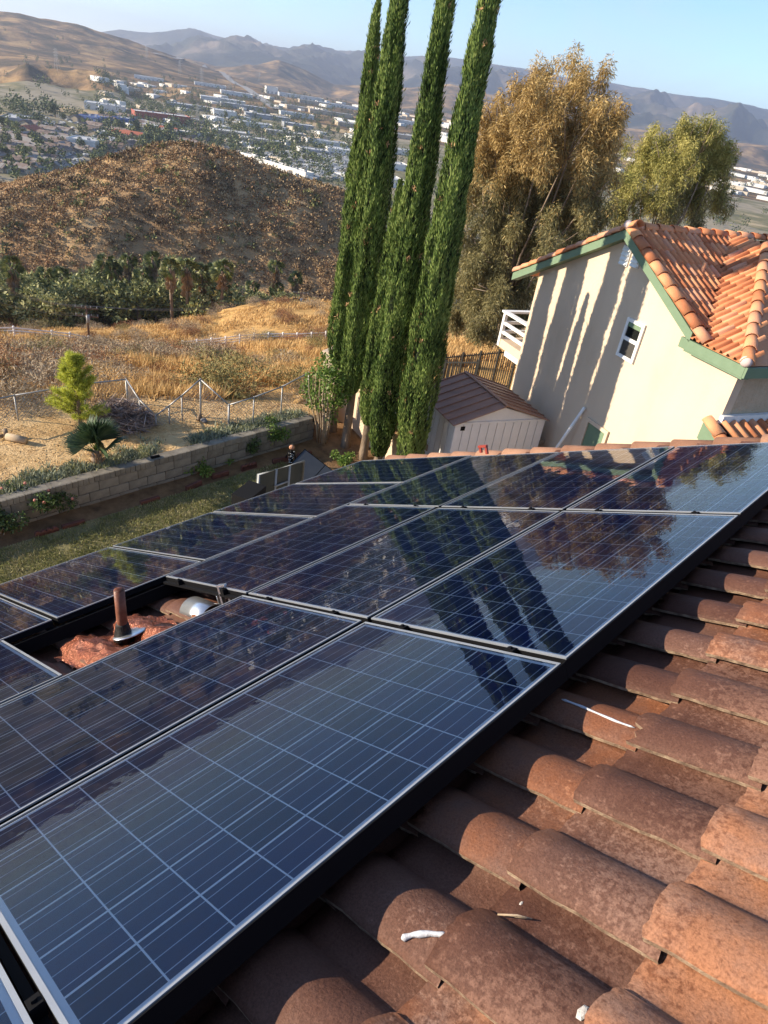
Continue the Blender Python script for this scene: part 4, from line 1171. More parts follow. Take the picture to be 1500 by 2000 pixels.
lk = atd(866, 725, 17.9); MB().box(-.06, -.03, -.06, .06, .03, .06).build('lock_box', m_iron, gt, mw=GI @ Matrix.Translation(lk))

# ------------------------------------------------------------------ things under the eave
m_alu = mat('grey_aluminium', [(0.20, 0.215, 0.22), (0.27, 0.285, 0.29)], scale=8, rough=0.45, metallic=0.3)
m_mesh = mat('shaded_screen_cloth', [(0.035, 0.037, 0.03), (0.055, 0.057, 0.046)], scale=4, rough=0.8)  # cloth colour darkened to carry the shade it stands in
D = 10.2
def plane_at(px, py, d0=D): return Vector(atd(px, py, d0))
c00 = plane_at(498, 985, 9.2); c01 = plane_at(505, 927, 9.35); c11 = plane_at(593, 901, 10.0); c10 = plane_at(588, 948, 9.9)
sc_ = empty('screen_door', c00, 0, 'grey framed screen door propped upright beside the house eave', 'screen door')
CI = Matrix.Translation(-c00)
L = lambda a, b, t: a + (b - a) * t
dn = Vector((0, 0, -1.2))
fr = MB()
fr.tube([c00 + dn, c01, c11, c10 + dn], .028, 8); fr.tube([L(c01, c11, .38) + Vector((0, 0, 0)), L(c00, c10, .38) + dn], .022, 8); fr.tube([L(c01, c11, .68), L(c00, c10, .68) + dn], .022, 8)
fr.tube([L(L(c01, c11, .38), L(c00, c10, .38), .62), L(L(c01, c11, .68), L(c00, c10, .68), .62)], .016, 8)
fr.build('frame', m_alu, sc_, True, CI)
MB().poly([c00 + dn, c01, c11, c10 + dn]).build('screen_cloth', m_mesh, sc_, mw=CI)
p = plane_at(492, 962, 9.0)
o = MB().box(-.2, -.25, -1.1, .10, .25, .03).build('storage_box', mat('matt_black_plastic', (0.012, 0.012, 0.013), rough=.9, spec=.1)); o.location = p; o.rotation_euler = (0, 0, .4)
tag(o, 'black box standing next to the grey screen door', 'box')
# spare panel leaning, ribbed grey back
a = plane_at(595, 879, 10.6); b = plane_at(643, 916, 10.4); c = plane_at(568, 926, 10.15)
ex = (b - a).normalized(); ey = (c - a); ey = (ey - ex * ey.dot(ex)).normalized(); ez = ex.cross(ey)
sp = bpy.data.objects.new('spare_panel', None); COL.objects.link(sp)
sp.matrix_world = Matrix(((ex.x, ey.x, ez.x, a.x), (ex.y, ey.y, ez.y, a.y), (ex.z, ey.z, ez.z, a.z), (0, 0, 0, 1)))
tag(sp, 'loose grey panel leaning with one corner up behind the screen door', 'panel')
m_spare = mat('grey_ribbed_sheet', [(0.04, 0.046, 0.055), (0.055, 0.062, 0.072)], scale=3, rough=0.5)
MB().box(0, 0, -.015, .44, 1.5, .015).box(.455, 0, -.015, .95, 1.5, .015).build('sheet', m_spare, sp)
MB().box(-.012, -.012, -.02, .962, .0, .02).box(-.012, 0, -.02, -.001, 1.5, .02).box(.951, 0, -.02, .962, 1.5, .02).box(.441, .001, -.014, .454, 1.5, .02).build('frame', m_black, sp)
rb = MB()
for k in range(20): rb.box(.01, .03 + k * .035, .0155, .43, .045 + k * .035, .021)
rb.build('rib', m_spare, sp)
# pumpkin headed figure in a black suit with white bones
m_pump = mat('faded_pumpkin', [(0.42, 0.19, 0.11), (0.52, 0.26, 0.16)], scale=6, rough=0.7)
p = onz(570, 874, GZ + .43)
fg = empty('pumpkin_figure', (p[0], p[1], GZ), .6, 'little garden figure with round pumpkin head and black suit spotted with white bones', 'figure'); fg.scale = (.5, .5, .5)
hd = MB().ball((0, 0, .86), (.125, .125, .115), 18, 12).build('head', m_pump, fg, True)
MB().ball((.05, -.108, .89), (.022, .02, .02), 8, 6).ball((-.05, -.108, .89), (.022, .02, .02), 8, 6).box(-.06, -.125, .80, .06, -.10, .825).build('face', m_mastic, hd)
MB().tube([(0, 0, .95), (.01, 0, 1.0)], [.018, .012], 7).build('stem', m_wood, hd)
MB().tube([(0, 0, 0.05), (0, 0, .3), (0, 0, .55), (0, 0, .76)], [.07, .10, .12, .05], 10).tube([(.1, 0, .66), (.2, -.05, .45), (.22, -.08, .3)], [.045, .04, .03], 8).tube([(-.1, 0, .66), (-.2, -.05, .45), (-.22, -.08, .3)], [.045, .04, .03], 8).build('suit', m_black, fg, True)
bn = MB()
for k in range(26):
    a_ = rnd.uniform(-2.6, -.2); z = rnd.uniform(.12, .7); r = .125 if z > .4 else .105
    bn.ball((r * math.cos(a_), r * math.sin(a_), z), (.022, .012, .014), 6, 4)
bn.build('bone_print', m_white, fg)
# ------------------------------------------------------------------ plants
def unit(a): return a / (np.linalg.norm(a, axis=-1, keepdims=True) + 1e-9)
def blades(P, D, Wd, length, width, rg, shape='diamond'):
    """One diamond leaf per point: P start, D direction, Wd sideways direction."""
    n = len(P); length = np.broadcast_to(length, (n,))[:, None]; width = np.broadcast_to(width, (n,))[:, None]
    a = P; c = P + D * length; m = P + D * length * 0.45
    V = np.stack([a, m + Wd * width * .5, c, m - Wd * width * .5], 1).reshape(-1, 3)
    F = np.arange(4 * n).reshape(n, 4)
    return V, F
def rdir(n, rg): return unit(rg.normal(size=(n, 3)))
def leafcloud(clumps, n, length, width, rg, hang=0.0, shell=0.55, flat=1.0):
    c = np.array(clumps, float); vol = c[:, 3] * c[:, 4] * c[:, 5]; k = rg.choice(len(c), n, p=vol ** .8 / (vol ** .8).sum())
    d = rdir(n, rg); r = (shell + (1 - shell) * rg.random(n) ** .6)[:, None]
    P = c[k, :3] + d * c[k, 3:6] * r
    D = unit(d * .6 + rdir(n, rg) * .9 + np.array([0, 0, -hang]))
    Wd = unit(np.cross(D, rdir(n, rg)))
    return blades(P, D, Wd, length * rg.uniform(.6, 1.3, n), width * rg.uniform(.7, 1.3, n), rg)
def join(parts):
    VV, FF, MI = [], [], []; o = 0
    for V, F, m in parts:
        VV.append(V); FF.append(np.asarray(F) + o); o += len(V); MI.append(np.full(len(F), m) if np.isscalar(m) else m)
    return np.concatenate(VV), np.concatenate(FF), np.concatenate(MI)

m_cyp = mat('cypress_foliage', [(0.034, 0.060, 0.016), (0.090, 0.148, 0.034), (0.158, 0.228, 0.054), (0.22, 0.28, 0.078)], scale=1.1, detail=4, rough=0.65, island=0.5, coord='World', trans=0.15, spec=0.2)
m_core_g = mat('cypress_shade_core', (0.010, 0.014, 0.006), rough=0.9)
m_bark = mat('grey_brown_bark', [(0.10, 0.07, 0.05), (0.20, 0.145, 0.10), (0.30, 0.23, 0.17)], scale=6, rough=0.95, stretch=(1, 1, .25), bump=0.02, bscale=25)
m_dead = mat('dead_sprig_tan', [(0.30, 0.17, 0.08), (0.42, 0.26, 0.13)], scale=10, rough=0.9, island=.4)

def cypress(xy, ztop, rmax, zcrown, seed, label, n=30000, lean=(0, 0), trunk_r=.10):
    rg = np.random.default_rng(seed)
    H = ztop - zcrown
    t = rg.random(n) ** 0.9
    tk = [0, .05, .14, .33, .50, .66, .82, .93, 1.0]; rk_ = np.array([.42, .80, 1.0, .97, .84, .64, .42, .22, .03]) * rmax
    R = np.interp(t, tk, rk_)
    ph = rg.uniform(0, 2 * math.pi, n)
    z = t * H
    # vertical lobes and tufts
    lobe = vnoise(ph * 2.2 + 7 * seed, z * .45, seed) - .5
    tuft = vnoise(ph * R / .075, z / .42, seed + 3)
    tuft2 = vnoise(ph * R / .03, z / .16, seed + 5)
    r = R * (0.80 + .42 * lobe + .26 * (tuft - .5) + .14 * (tuft2 - .5)) + rg.normal(0, .014, n) + .05 * (rg.random(n) > .985)
    keep = (tuft > .26) | (rg.random(n) < .25)
    out = np.stack([np.cos(ph), np.sin(ph), np.zeros(n)], 1)
    P = out * r[:, None]; P[:, 2] = z
    P[:, 0] += lean[0] * t; P[:, 1] += lean[1] * t
    D = unit(out * .24 + np.array([0, 0, 1.0]) + rdir(n, rg) * .30)
    Wd = unit(np.cross(D, out + rdir(n, rg) * .8))
    P, D, Wd = P[keep], D[keep], Wd[keep]; m = len(P)
    ln = np.interp(z[keep] / H, [0, .8, 1], [.090, .082, .070]) * rg.uniform(.6, 1.4, m)
    V, F = blades(P, D, Wd, ln, ln * .21, rg)
    # dark solid core added to block light passing through the crown
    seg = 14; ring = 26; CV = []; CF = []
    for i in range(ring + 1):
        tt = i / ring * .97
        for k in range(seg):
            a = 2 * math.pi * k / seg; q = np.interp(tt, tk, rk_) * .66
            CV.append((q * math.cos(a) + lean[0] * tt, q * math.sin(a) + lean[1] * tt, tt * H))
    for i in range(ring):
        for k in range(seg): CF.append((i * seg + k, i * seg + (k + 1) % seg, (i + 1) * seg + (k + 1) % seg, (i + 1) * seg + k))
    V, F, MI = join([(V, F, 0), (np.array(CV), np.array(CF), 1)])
    e = empty('cypress_tree', (xy[0], xy[1], GZ), 0, label, 'tree', 'row of tall slim cypress trees')
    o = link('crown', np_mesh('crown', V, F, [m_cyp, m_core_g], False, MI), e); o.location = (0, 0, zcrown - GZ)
    MB().tube([(.02, 0, -.15), (0, 0, .2), (.02, .01, zcrown - GZ + .1), (0, 0, zcrown - GZ + H * .6)], [trunk_r * 1.35, trunk_r * 1.05, trunk_r * .9, .03], 10).build('trunk', m_bark, e, True)
    sv = []; 
    for k in range(12):
        tt = rg.uniform(.08, .9); a = rg.uniform(-2.4, .4); q = np.interp(tt, tk, rk_) * .93; L = rg.uniform(.05, .09)
        pc = np.array([q * math.cos(a) + lean[0] * tt, q * math.sin(a) + lean[1] * tt, tt * H])
        P_ = pc + rg.normal(0, .02, (14, 3)) + np.outer(rg.uniform(0, L, 14), [.1, .1, .9])
        D_ = unit(rdir(14, rg) + [0, 0, .8]); sv.append(blades(P_, D_, unit(np.cross(D_, rdir(14, rg))), .07, .025, rg))
    V, F, MI = join([(a, b, 0) for a, b in sv])
    o = link('dead_sprig', np_mesh('dead_sprig', V, F, m_dead), e); o.location = (0, 0, zcrown - GZ); o['kind'] = 'stuff'
    return e
cypress((-10.72, 9.15), 2.95, .345, -4.3, 1, 'leftmost cypress, slim dark column whose tip only just reaches the picture top', 74000)
cypress((-9.92, 8.86), 4.3, .36, -4.6, 2, 'second cypress from the left, standing on a bare pale trunk by the stucco wall', 84000, lean=(.02, .02))
cypress((-9.22, 8.80), 0.05, .25, -5.1, 3, 'shortest lime green cypress, squeezed between two taller columns', 40000)
cypress((-8.62, 8.66), 4.6, .355, -5.6, 4, 'third tall cypress from the left, bushy to the ground', 92000)
cypress((-7.72, 8.63), 4.9, .375, -5.85, 5, 'rightmost cypress, dense column beside the white shed', 100000)

# eucalyptus behind the neighbour's house
m_olive = mat('eucalyptus_leaf_olive', [(0.09, 0.085, 0.036), (0.20, 0.18, 0.075), (0.33, 0.28, 0.125)], scale=.8, rough=0.6, island=.55, coord='World', trans=.25)
m_rust = mat('eucalyptus_leaf_rust', [(0.25, 0.168, 0.063), (0.45, 0.305, 0.112), (0.60, 0.44, 0.185)], scale=.8, rough=0.65, island=.55, coord='World', trans=.3)
m_lime = mat('eucalyptus_leaf_yellowgreen', [(0.18, 0.18, 0.05), (0.36, 0.335, 0.095), (0.50, 0.44, 0.15)], scale=.8, rough=0.65, island=.5, coord='World', trans=.3)
m_limb = mat('pale_eucalyptus_bark', [(0.16, 0.115, 0.08), (0.30, 0.235, 0.17)], scale=3, rough=0.9)
def euc(px_clumps, dist, zb, seed, label, n, topz, matset):
    rg = np.random.default_rng(seed)
    cl = []
    for (px, py, r) in px_clumps:
        dd = dist + rg.uniform(-1, 1) * 2.2
        p = atd(px, py, dd); rr = r / FPX * dd * 1.22
        cl.append((p[0], p[1], p[2], rr, rr, rr * 1.25))
    c0 = np.mean(np.array(cl), 0)
    base = np.array([c0[0], c0[1], zb])
    sub = []
    for c in cl:
        for q in range(18):
            d = rdir(1, rg)[0]; k = rg.uniform(.2, 1.0)
            s_ = rg.uniform(.14, .34)
            sub.append((c[0] + d[0] * c[3] * k, c[1] + d[1] * c[4] * k, c[2] + d[2] * c[5] * k, c[3] * s_, c[4] * s_, c[5] * s_ * 1.5))
    V, F = leafcloud(sub, n, .21, .034, rg, hang=.9, shell=.0)
    V = V - np.tile(base, (len(V), 1)); cz = V[F[:, 0], 2] + base[2]
    # dry rusty tips concentrate towards the top of the tree
    kx = V[F[:, 0], 0] * .35; ky = V[F[:, 0], 1] * .35
    tone = np.clip((cz - topz[0]) / (topz[1] - topz[0]), 0, 1) + (vnoise(kx + cz * .2, ky, seed) - .5) * 1.1 + rg.normal(0, .16, len(F))
    mi = (tone > .5).astype(int)
    e = empty('eucalyptus_tree', base, 0, label, 'tree')
    link('crown', np_mesh('crown', V, F, matset, False, mi), e)
    tb = MB(); 
    zlow = min(c[2] - c[5] for c in cl)
    tb.tube([(0, 0, -.5), (.1, .1, (zlow - zb) * .6), (0, 0, (c0[2] - zb) * .75)], [.26, .2, .12], 9)
    tb.build('trunk', m_limb, e, True)
    lb = MB()
    for c in cl[::1]:
        a = np.array([0, 0, (c0[2] - zb) * rg.uniform(.35, .7)]); b = np.array(c[:3]) - base + np.array([0, 0, c[5] * .4])
        m_ = (a + b) / 2 + np.array([rg.normal(0, .3), rg.normal(0, .3), -abs(b[2] - a[2]) * .12])
        lb.tube([a, m_, b], [.08, .05, .02], 6)
        for q in range(3):
            d = rdir(1, rg)[0] * c[3] * .9; lb.tube([b * .7 + m_ * .3, b + d * [1, 1, .6]], [.035, .012], 5)
    lb.build('limb', m_limb, e, True)
    return e
euc([(1005, 230, 38), (1050, 185, 34), (1105, 180, 36), (1150, 205, 36), (1180, 245, 30), (965, 235, 38), (1000, 270, 50), (1070, 255, 52), (1135, 265, 50), (1185, 295, 34),
     (935, 300, 34), (960, 350, 48), (1030, 340, 58), (1105, 340, 52), (1160, 350, 34), (925, 400, 40), (970, 440, 52), (1040, 430, 58), (1110, 420, 52), (1160, 400, 38),
     (915, 480, 38), (950, 530, 48), (1010, 520, 50), (1080, 490, 44), (925, 590, 40), (980, 600, 42), (1140, 460, 36), (900, 560, 28), (905, 625, 34), (945, 650, 34), (1000, 640, 40), (960, 600, 40), (1020, 580, 44)],
    36.0, -11.0, 5, 'large weeping eucalyptus with rusty crown between the cypresses and the cream house', 250000, (-5.0, 1.0), [m_olive, m_rust])
euc([(1270, 285, 22), (1300, 310, 30), (1340, 268, 22), (1385, 255, 18), (1350, 290, 36), (1395, 285, 28), (1250, 330, 34), (1310, 350, 40), (1375, 350, 40), (1230, 380, 30), (1290, 395, 34), (1350, 400, 34), (1210, 400, 26), (1405, 390, 24), (1405, 320, 22)],
    46.0, -12.0, 6, 'smaller yellow green eucalyptus behind the orange tile ridge', 85000, (-3.6, .6), [m_olive, m_lime])

# small yard plants
m_leaf = mat('garden_shrub_leaf', [(0.025, 0.045, 0.014), (0.06, 0.10, 0.028), (0.12, 0.17, 0.05)], scale=4, rough=0.5, island=.6, trans=.25)
m_leafl = mat('fresh_green_leaf', [(0.06, 0.11, 0.02), (0.13, 0.22, 0.04), (0.22, 0.30, 0.07)], scale=4, rough=0.5, island=.6, trans=.35)
m_stem = mat('tan_stems', [(0.30, 0.22, 0.14), (0.46, 0.36, 0.25)], scale=8, rough=0.9)
def shrub(name, loc, clumps, n, ln, wd, seed, m, label, cat='shrub', stems=6, group=None, sm=None):
    rg = np.random.default_rng(seed)
    V, F = leafcloud(clumps, n, ln, wd, rg, 0.1, .2)
    e = empty(name, loc, 0, label, cat, group)
    link('foliage', np_mesh('foliage', V, F, m), e)
    b = MB()
    for k in range(stems):
        c = clumps[k % len(clumps)]
        a = rg.uniform(0, 6.28); r0 = .03 + .05 * rg.random()
        b.tube([(r0 * math.cos(a), r0 * math.sin(a), -.05), (c[0] * .45 + rg.normal(0, .03), c[1] * .45 + rg.normal(0, .03), c[2] * .55), (c[0], c[1], c[2])], [.014, .011, .005], 6)
    b.build('stem', sm or m_stem, e, True)
    return e
P = onz(626, 862, GZ)
cl = [(-.15, -.1, 1.1, .3, .3, .3), (.2, .1, 1.25, .32, .3, .3), (-.35, 0, 1.5, .32, .3, .3), (0, .2, 1.6, .35, .3, .3), (.25, -.1, 1.75, .3, .3, .3), (-.1, 0, 1.95, .28, .28, .3), (-.5, -.1, 1.25, .25, .25, .25), (.1, .1, .75, .2, .2, .2), (.45, .1, 1.45, .2, .2, .3)]
e = shrub('crape_myrtle', (P[0] + .05, P[1], GZ), cl, 2600, .085, .05, 3, m_leafl, 'multi stemmed shrub with fresh green leaves left of the cypress trunks', stems=0)
b = MB(); rg = np.random.default_rng(4)
for k in range(14):
    a = rg.uniform(0, 6.28); q = rg.uniform(.1, .22)
    b.tube([(.1 * math.cos(a), .1 * math.sin(a), -.05), (q * math.cos(a), q * math.sin(a), .55), (q * 1.8 * math.cos(a) - .1, q * 1.8 * math.sin(a), 1.3), (q * 2 * math.cos(a) - .1, q * 2 * math.sin(a), 1.75)], [.02, .017, .012, .006], 6)
b.build('stem', m_stem, e, True)
def small(px, py, w, h, seed, m, label, n=900, flowers=None, ln=.06):
    P = onz(px, py, GZ)
    rg = np.random.default_rng(seed)
    cl = [(rg.normal(0, w * .32), rg.normal(0, w * .32), h * rg.uniform(.35, .8), w * .36, w * .36, h * .26) for _ in range(6)]
    e = shrub('garden_shrub', (P[0], P[1], GZ), cl, n, ln, ln * .6, seed, m, label)
    if flowers:
        b = MB()
        for k in range(7):
            c = cl[k % 6]; b.ball((c[0] + rg.normal(0, w * .25), c[1] + rg.normal(0, w * .25), c[2] + c[5] * rg.uniform(.6, 1.1)), .028, 7, 5)
        b.build('flower', flowers, e)
m_pink = mat('pink_petals', [(0.45, 0.13, 0.10), (0.60, 0.26, 0.20)], scale=9, rough=.7)
small(75, 1008, .62, .62, 21, m_leaf, 'rose bush with pink blooms in front of the block wall at the left', 1500, m_pink)
small(378, 925, .42, .38, 22, m_leafl, 'low green bush under the block wall, midway along it', 900)
small(480, 890, .48, .55, 23, m_leaf, 'dark leggy bush by the block wall behind the screen door', 1100)
small(536, 874, .50, .72, 24, m_leafl, 'taller green bush reaching over the block wall cap near its end', 1300)
small(666, 908, .34, .36, 25, m_leafl, 'small bright bush at the foot of the second cypress', 700)
small(5, 1040, .5, .55, 26, m_leaf, 'dark bush at the left picture edge in front of the block wall', 900)
small(440, 905, .22, .24, 27, m_leafl, 'tiny green seedling between wall bushes', 300)

# young pine and fan palm beyond the wall
m_pine = mat('young_pine_needles', [(0.26, 0.29, 0.035), (0.46, 0.50, 0.065), (0.62, 0.64, 0.12)], scale=3, rough=0.6, island=.6, trans=.35)
P = onz(158, 838, -5.5); rg = np.random.default_rng(8)
v = ray(133, 692); Ht = float(CAM[2] + v[2] * (math.hypot(P[0] - CAM[0], P[1] - CAM[1]) / math.hypot(v[0], v[1])) + 5.5)
e = empty('young_pine', (P[0], P[1], -5.5), 0, 'young bright yellow green pine tree on the straw yard', 'tree')
MB().tube([(0, 0, -.1), (.02, 0, Ht * .5), (-.03, 0, Ht)], [.05, .03, .008], 7).build('trunk', m_bark, e, True)
br = MB(); VV = []
for k in range(95):
    t = rg.random() ** .85; a = rg.uniform(0, 6.28); L = (1 - t) ** .75 * .62 * rg.uniform(.55, 1.15) + .10
    p0 = np.array([0, 0, .12 + t * (Ht - .2)]); d = unit(np.array([math.cos(a), math.sin(a), .55 + .6 * t])[None])[0]
    br.tube([p0, p0 + d * L * .6, p0 + d * L + np.array([0, 0, .05])], [.010, .007, .003], 5)
    m = int(190 * (L / .5)) + 40
    s = rg.uniform(.25, 1.02, m)[:, None]
    Pn = p0 + d * L * s + rg.normal(0, .012, (m, 3)); D = unit(d * .7 + rdir(m, rg) * .9 + np.array([0, 0, .25]))
    VV.append(blades(Pn, D, unit(np.cross(D, rdir(m, rg))), .11 * rg.uniform(.7, 1.2, m), .010, rg))
br.build('branch', m_bark, e, True)
V, F, MI = join([(a, b, 0) for a, b in VV]); o = link('needles', np_mesh('needles', V, F, m_pine), e)

m_fan = mat('fan_palm_leaf', [(0.02, 0.045, 0.022), (0.045, 0.085, 0.038), (0.09, 0.13, 0.055)], scale=5, rough=0.4, island=.4, spec=.5, trans=.12)
def fan(center, axis, up, R, nl, V, F, spread=2.5, droop=.15, wl=.5):
    """Fan leaf: folded leaflets radiating in one plane from a hub."""
    axis = axis / np.linalg.norm(axis); side = np.cross(axis, up); side /= np.linalg.norm(side) + 1e-9; nn = np.cross(side, axis)
    for k in range(nl):
        a = (k / (nl - 1) - .5) * spread; d = axis * math.cos(a) + side * math.sin(a)
        L = R * (1 - .12 * abs(a)) * (0.94 + .1 * ((k * 37) % 7) / 7); w = R * spread / nl * wl
        t = np.cross(d, nn)
        b = len(V)
        p1 = center + d * L * .6 + nn * .02; p2 = center + d * L - nn * droop * L * .8
        V += [center, p1 + t * w * .75, p1 + nn * w * .5, p1 - t * w * .75, p2]
        F += [(b, b + 1, b + 2, b + 2), (b, b + 2, b + 3, b + 3), (b + 1, b + 4, b + 2, b + 2), (b + 2, b + 4, b + 3, b + 3)]
def tri_fix(V, F):
    return np.array(V), np.array([f[:3] for f in F])
P = onz(190, 906, -5.45); rg = np.random.default_rng(12)
e = empty('fan_palm', (P[0], P[1], -5.48), 0, 'dark green young fan palm with a shaggy stub trunk behind the block wall', 'palm')
MB().tube([(0, 0, -.1), (0, 0, .15), (0, 0, .34)], [.10, .105, .06], 10).build('trunk', m_bark, e, True)
st = MB()
for k in range(40):
    a = rg.uniform(0, 6.28); z = rg.uniform(.02, .3); st.hexa([(.09 * math.cos(a) + i * .012, .09 * math.sin(a) + j * .012, z) for i, j in ((0, 0), (1, 0), (1, 1), (0, 1))] + [(.15 * math.cos(a) + i * .012, .15 * math.sin(a) + j * .012, z + .09) for i, j in ((0, 0), (1, 0), (1, 1), (0, 1))])
st.build('leaf_base', m_dead, e)
V = []; F = []; pet = MB()
for k in range(17):
    a = k * 2.4 + rg.uniform(-.2, .2); el = rg.uniform(.25, 1.35) if k > 3 else 1.3
    d = np.array([math.cos(a) * math.cos(el), math.sin(a) * math.cos(el), math.sin(el)]); L = rg.uniform(.22, .34)
    c = np.array([0, 0, .30]) + d * L
    pet.tube([(0, 0, .30), c], [.010, .007], 5)
    fan(c, d + np.array([0, 0, .1]), np.array([-d[1], d[0], .3]) if k % 2 else np.array([0, 0, 1.]), rg.uniform(.42, .56), 22, V, F, 2.3, .1)
pet.build('petiole', m_leafl, e, True)
v_, f_ = tri_fix(V, F); link('fronds', np_mesh('fronds', v_, f_, m_fan), e)

# silvery ground cover and plants along the top of the wall
m_silver = mat('silver_groundcover', [(0.10, 0.12, 0.085), (0.22, 0.25, 0.18), (0.36, 0.38, 0.28), (0.30, 0.30, 0.13)], scale=3, rough=0.7, island=.5, coord='World', trans=.15)
rg = np.random.default_rng(14)
Pn = []
for k in range(900):
    y = rg.uniform(-4.5, 8.3); wdt = .75 if y < 3 else .55
    x = -10.82 - abs(rg.normal(0, .45)) * wdt
    if fbm(np.array(x * 1.2), np.array(y * 1.2), 2, 77) > (.56 if y > 2.5 else .66): continue
    Pn.append((x, y, -5.5))
Pn = np.array(Pn); rep = 26; Pq = np.repeat(Pn, rep, 0); n = len(Pq)
Pq = Pq + rg.normal(0, .06, (n, 3)) * [1, 1, .15] + [0, 0, .02]
D = unit(rdir(n, rg) * .8 + np.array([0, 0, .9])); V, F = blades(Pq, D, unit(np.cross(D, rdir(n, rg))), .13 * rg.uniform(.6, 1.3, n), .022, rg)
o = link('silver_groundcover', np_mesh('silver_groundcover', V, F, m_silver)); tag(o, 'silvery green ground cover growing along the top of the block wall', 'ground cover', None, 'stuff')
# lawn blades
m_grass = mat('lawn_blade', [(0.10, 0.11, 0.035), (0.18, 0.195, 0.06), (0.28, 0.27, 0.11), (0.37, 0.32, 0.18)], scale=1.6, detail=6, rough=0.7, island=.35, coord='World', trans=.2)
n = 52000
x = rg.uniform(-10.02, -7.3, n); y = rg.uniform(-.8, 7.0, n)
k = fbm(x * 1.7, y * 1.7, 3, 33) + .12 * rg.random(n) > .27; x, y = x[k], y[k]; n = len(x)
Pq = np.stack([x, y, np.full(n, GZ + .028)], 1); D = unit(rdir(n, rg) * .7 + np.array([0, 0, 1.])); V, F = blades(Pq, D, unit(np.cross(D, rdir(n, rg))), rg.uniform(.025, .07, n), .014, rg)
o = link('lawn_grass', np_mesh('lawn_grass', V, F, m_grass)); tag(o, 'short patchy grass of the shaded lawn', 'grass', None, 'stuff')
# straw litter on the yard
m_straw = mat('straw_litter', [(0.42, 0.27, 0.12), (0.58, 0.41, 0.20), (0.70, 0.53, 0.30)], scale=2, rough=0.9, island=.5, coord='World')
n = 26000
y = rg.uniform(-6, 8.6, n); x = -10.8 - rg.random(n) * np.interp(y, [-6, 3.5, 8.6], [4.4, 4.4, .7])
Pq = np.stack([x, y, -5.475 + 0 * x], 1); D = unit(rdir(n, rg) * [1, 1, .25]); V, F = blades(Pq, D, unit(np.cross(D, rdir(n, rg))), rg.uniform(.03, .09, n), .012, rg)
o = link('straw_litter', np_mesh('straw_litter', V, F, m_straw)); tag(o, 'loose straw scattered over the bare yard', 'straw', None, 'stuff')

# brush pile, cut log and stump
m_stick = mat('dry_grey_sticks', [(0.11, 0.08, 0.07), (0.24, 0.18, 0.16), (0.36, 0.29, 0.26)], scale=4, rough=0.9, island=.5)
P = onz(236, 828, -5.5); n = 1500
q = rdir(n, rg); q[:, 2] = np.abs(q[:, 2]); Pq = q * rg.random(n)[:, None] ** .5 * [.75, .75, .48]; Pq[:, 2] += .04
D = unit(rdir(n, rg) * [1, 1, .35]); V, F = blades(Pq - D * .2, D, unit(np.cross(D, rdir(n, rg))), rg.uniform(.25, .6, n), .022, rg)
o = link('brush_pile', np_mesh('brush_pile', V, F, m_stick)); o.location = (P[0], P[1], -5.5); tag(o, 'round pile of dry grey cut brush beside the chain link fence', 'brush pile')
P = onz(32, 865, -5.5)
e = empty('cut_log', (P[0], P[1], -5.47), .5, 'short cut log lying on the straw yard at the left', 'log')
MB().tube([(-.2, 0, .06), (.22, .03, .07)], [.075, .07], 12).build('log', m_stem, e, True)
MB().tube([(-.24, .02, .05), (-.32, .1, .14), (-.40, .1, .10)], [.05, .04, .02], 8).tube([(-.3, 0, .04), (-.45, -.08, .05)], [.04, .02], 8).build('broken_branch', m_bark, e, True)
P = onz(388, 822, -5.5)
e = empty('tree_stump', (P[0], P[1], -5.48), 0, 'small dark stump with a rag beside the tallest fence post', 'stump')
MB().tube([(0, 0, 0), (.02, .02, .1), (0, .05, .16)], [.06, .05, .03], 8).build('wood', m_bark, e, True)
MB().ball((.14, .05, .04), (.12, .07, .05), 10, 6).build('rag', mat('grey_rag', (.12, .12, .13), rough=.9), e, True)

# ------------------------------------------------------------------ dry field
m_gold = mat('golden_dry_grass', [(0.32, 0.19, 0.075), (0.51, 0.32, 0.125), (0.63, 0.43, 0.19), (0.53, 0.325, 0.135)], scale=.25, detail=7, rough=0.85, island=.35, coord='World', trans=.25)
n0 = 46000
az = rg.uniform(-80, -28, n0); d = 15.9 * np.exp(rg.random(n0) * math.log(122 / 15.9))
x = CAM[0] + d * np.sin(np.radians(az)); y = CAM[1] + d * np.cos(np.radians(az))
keep = (fbm(x / 5, y / 5, 3, 91) > .42) & ~((az > -49) & (d < 23)); x, y, d, az = x[keep], y[keep], d[keep], az[keep]
z = land(az, d); n = len(x); rep = 5
Pq = np.repeat(np.stack([x, y, z], 1), rep, 0); dq = np.repeat(d, rep); m = len(Pq)
Pq = Pq + rg.normal(0, 1, (m, 3)) * (.05 + dq * .0035)[:, None] * [1, 1, .05]
D = unit(rdir(m, rg) * .55 + np.array([.25, .2, 1.])); hh = rg.uniform(.25, .7, m) * np.clip(fbm(Pq[:, 0] / 7, Pq[:, 1] / 7, 2, 95) * 1.7, .35, 1.3)
V, F = blades(Pq, D, unit(np.cross(D, rdir(m, rg))), hh, .015 + dq * .0011, rg)
o = link('dry_grass', np_mesh('dry_grass', V, F, m_gold)); tag(o, 'tall golden dry grass covering the slope below the yard', 'grass', None, 'stuff')

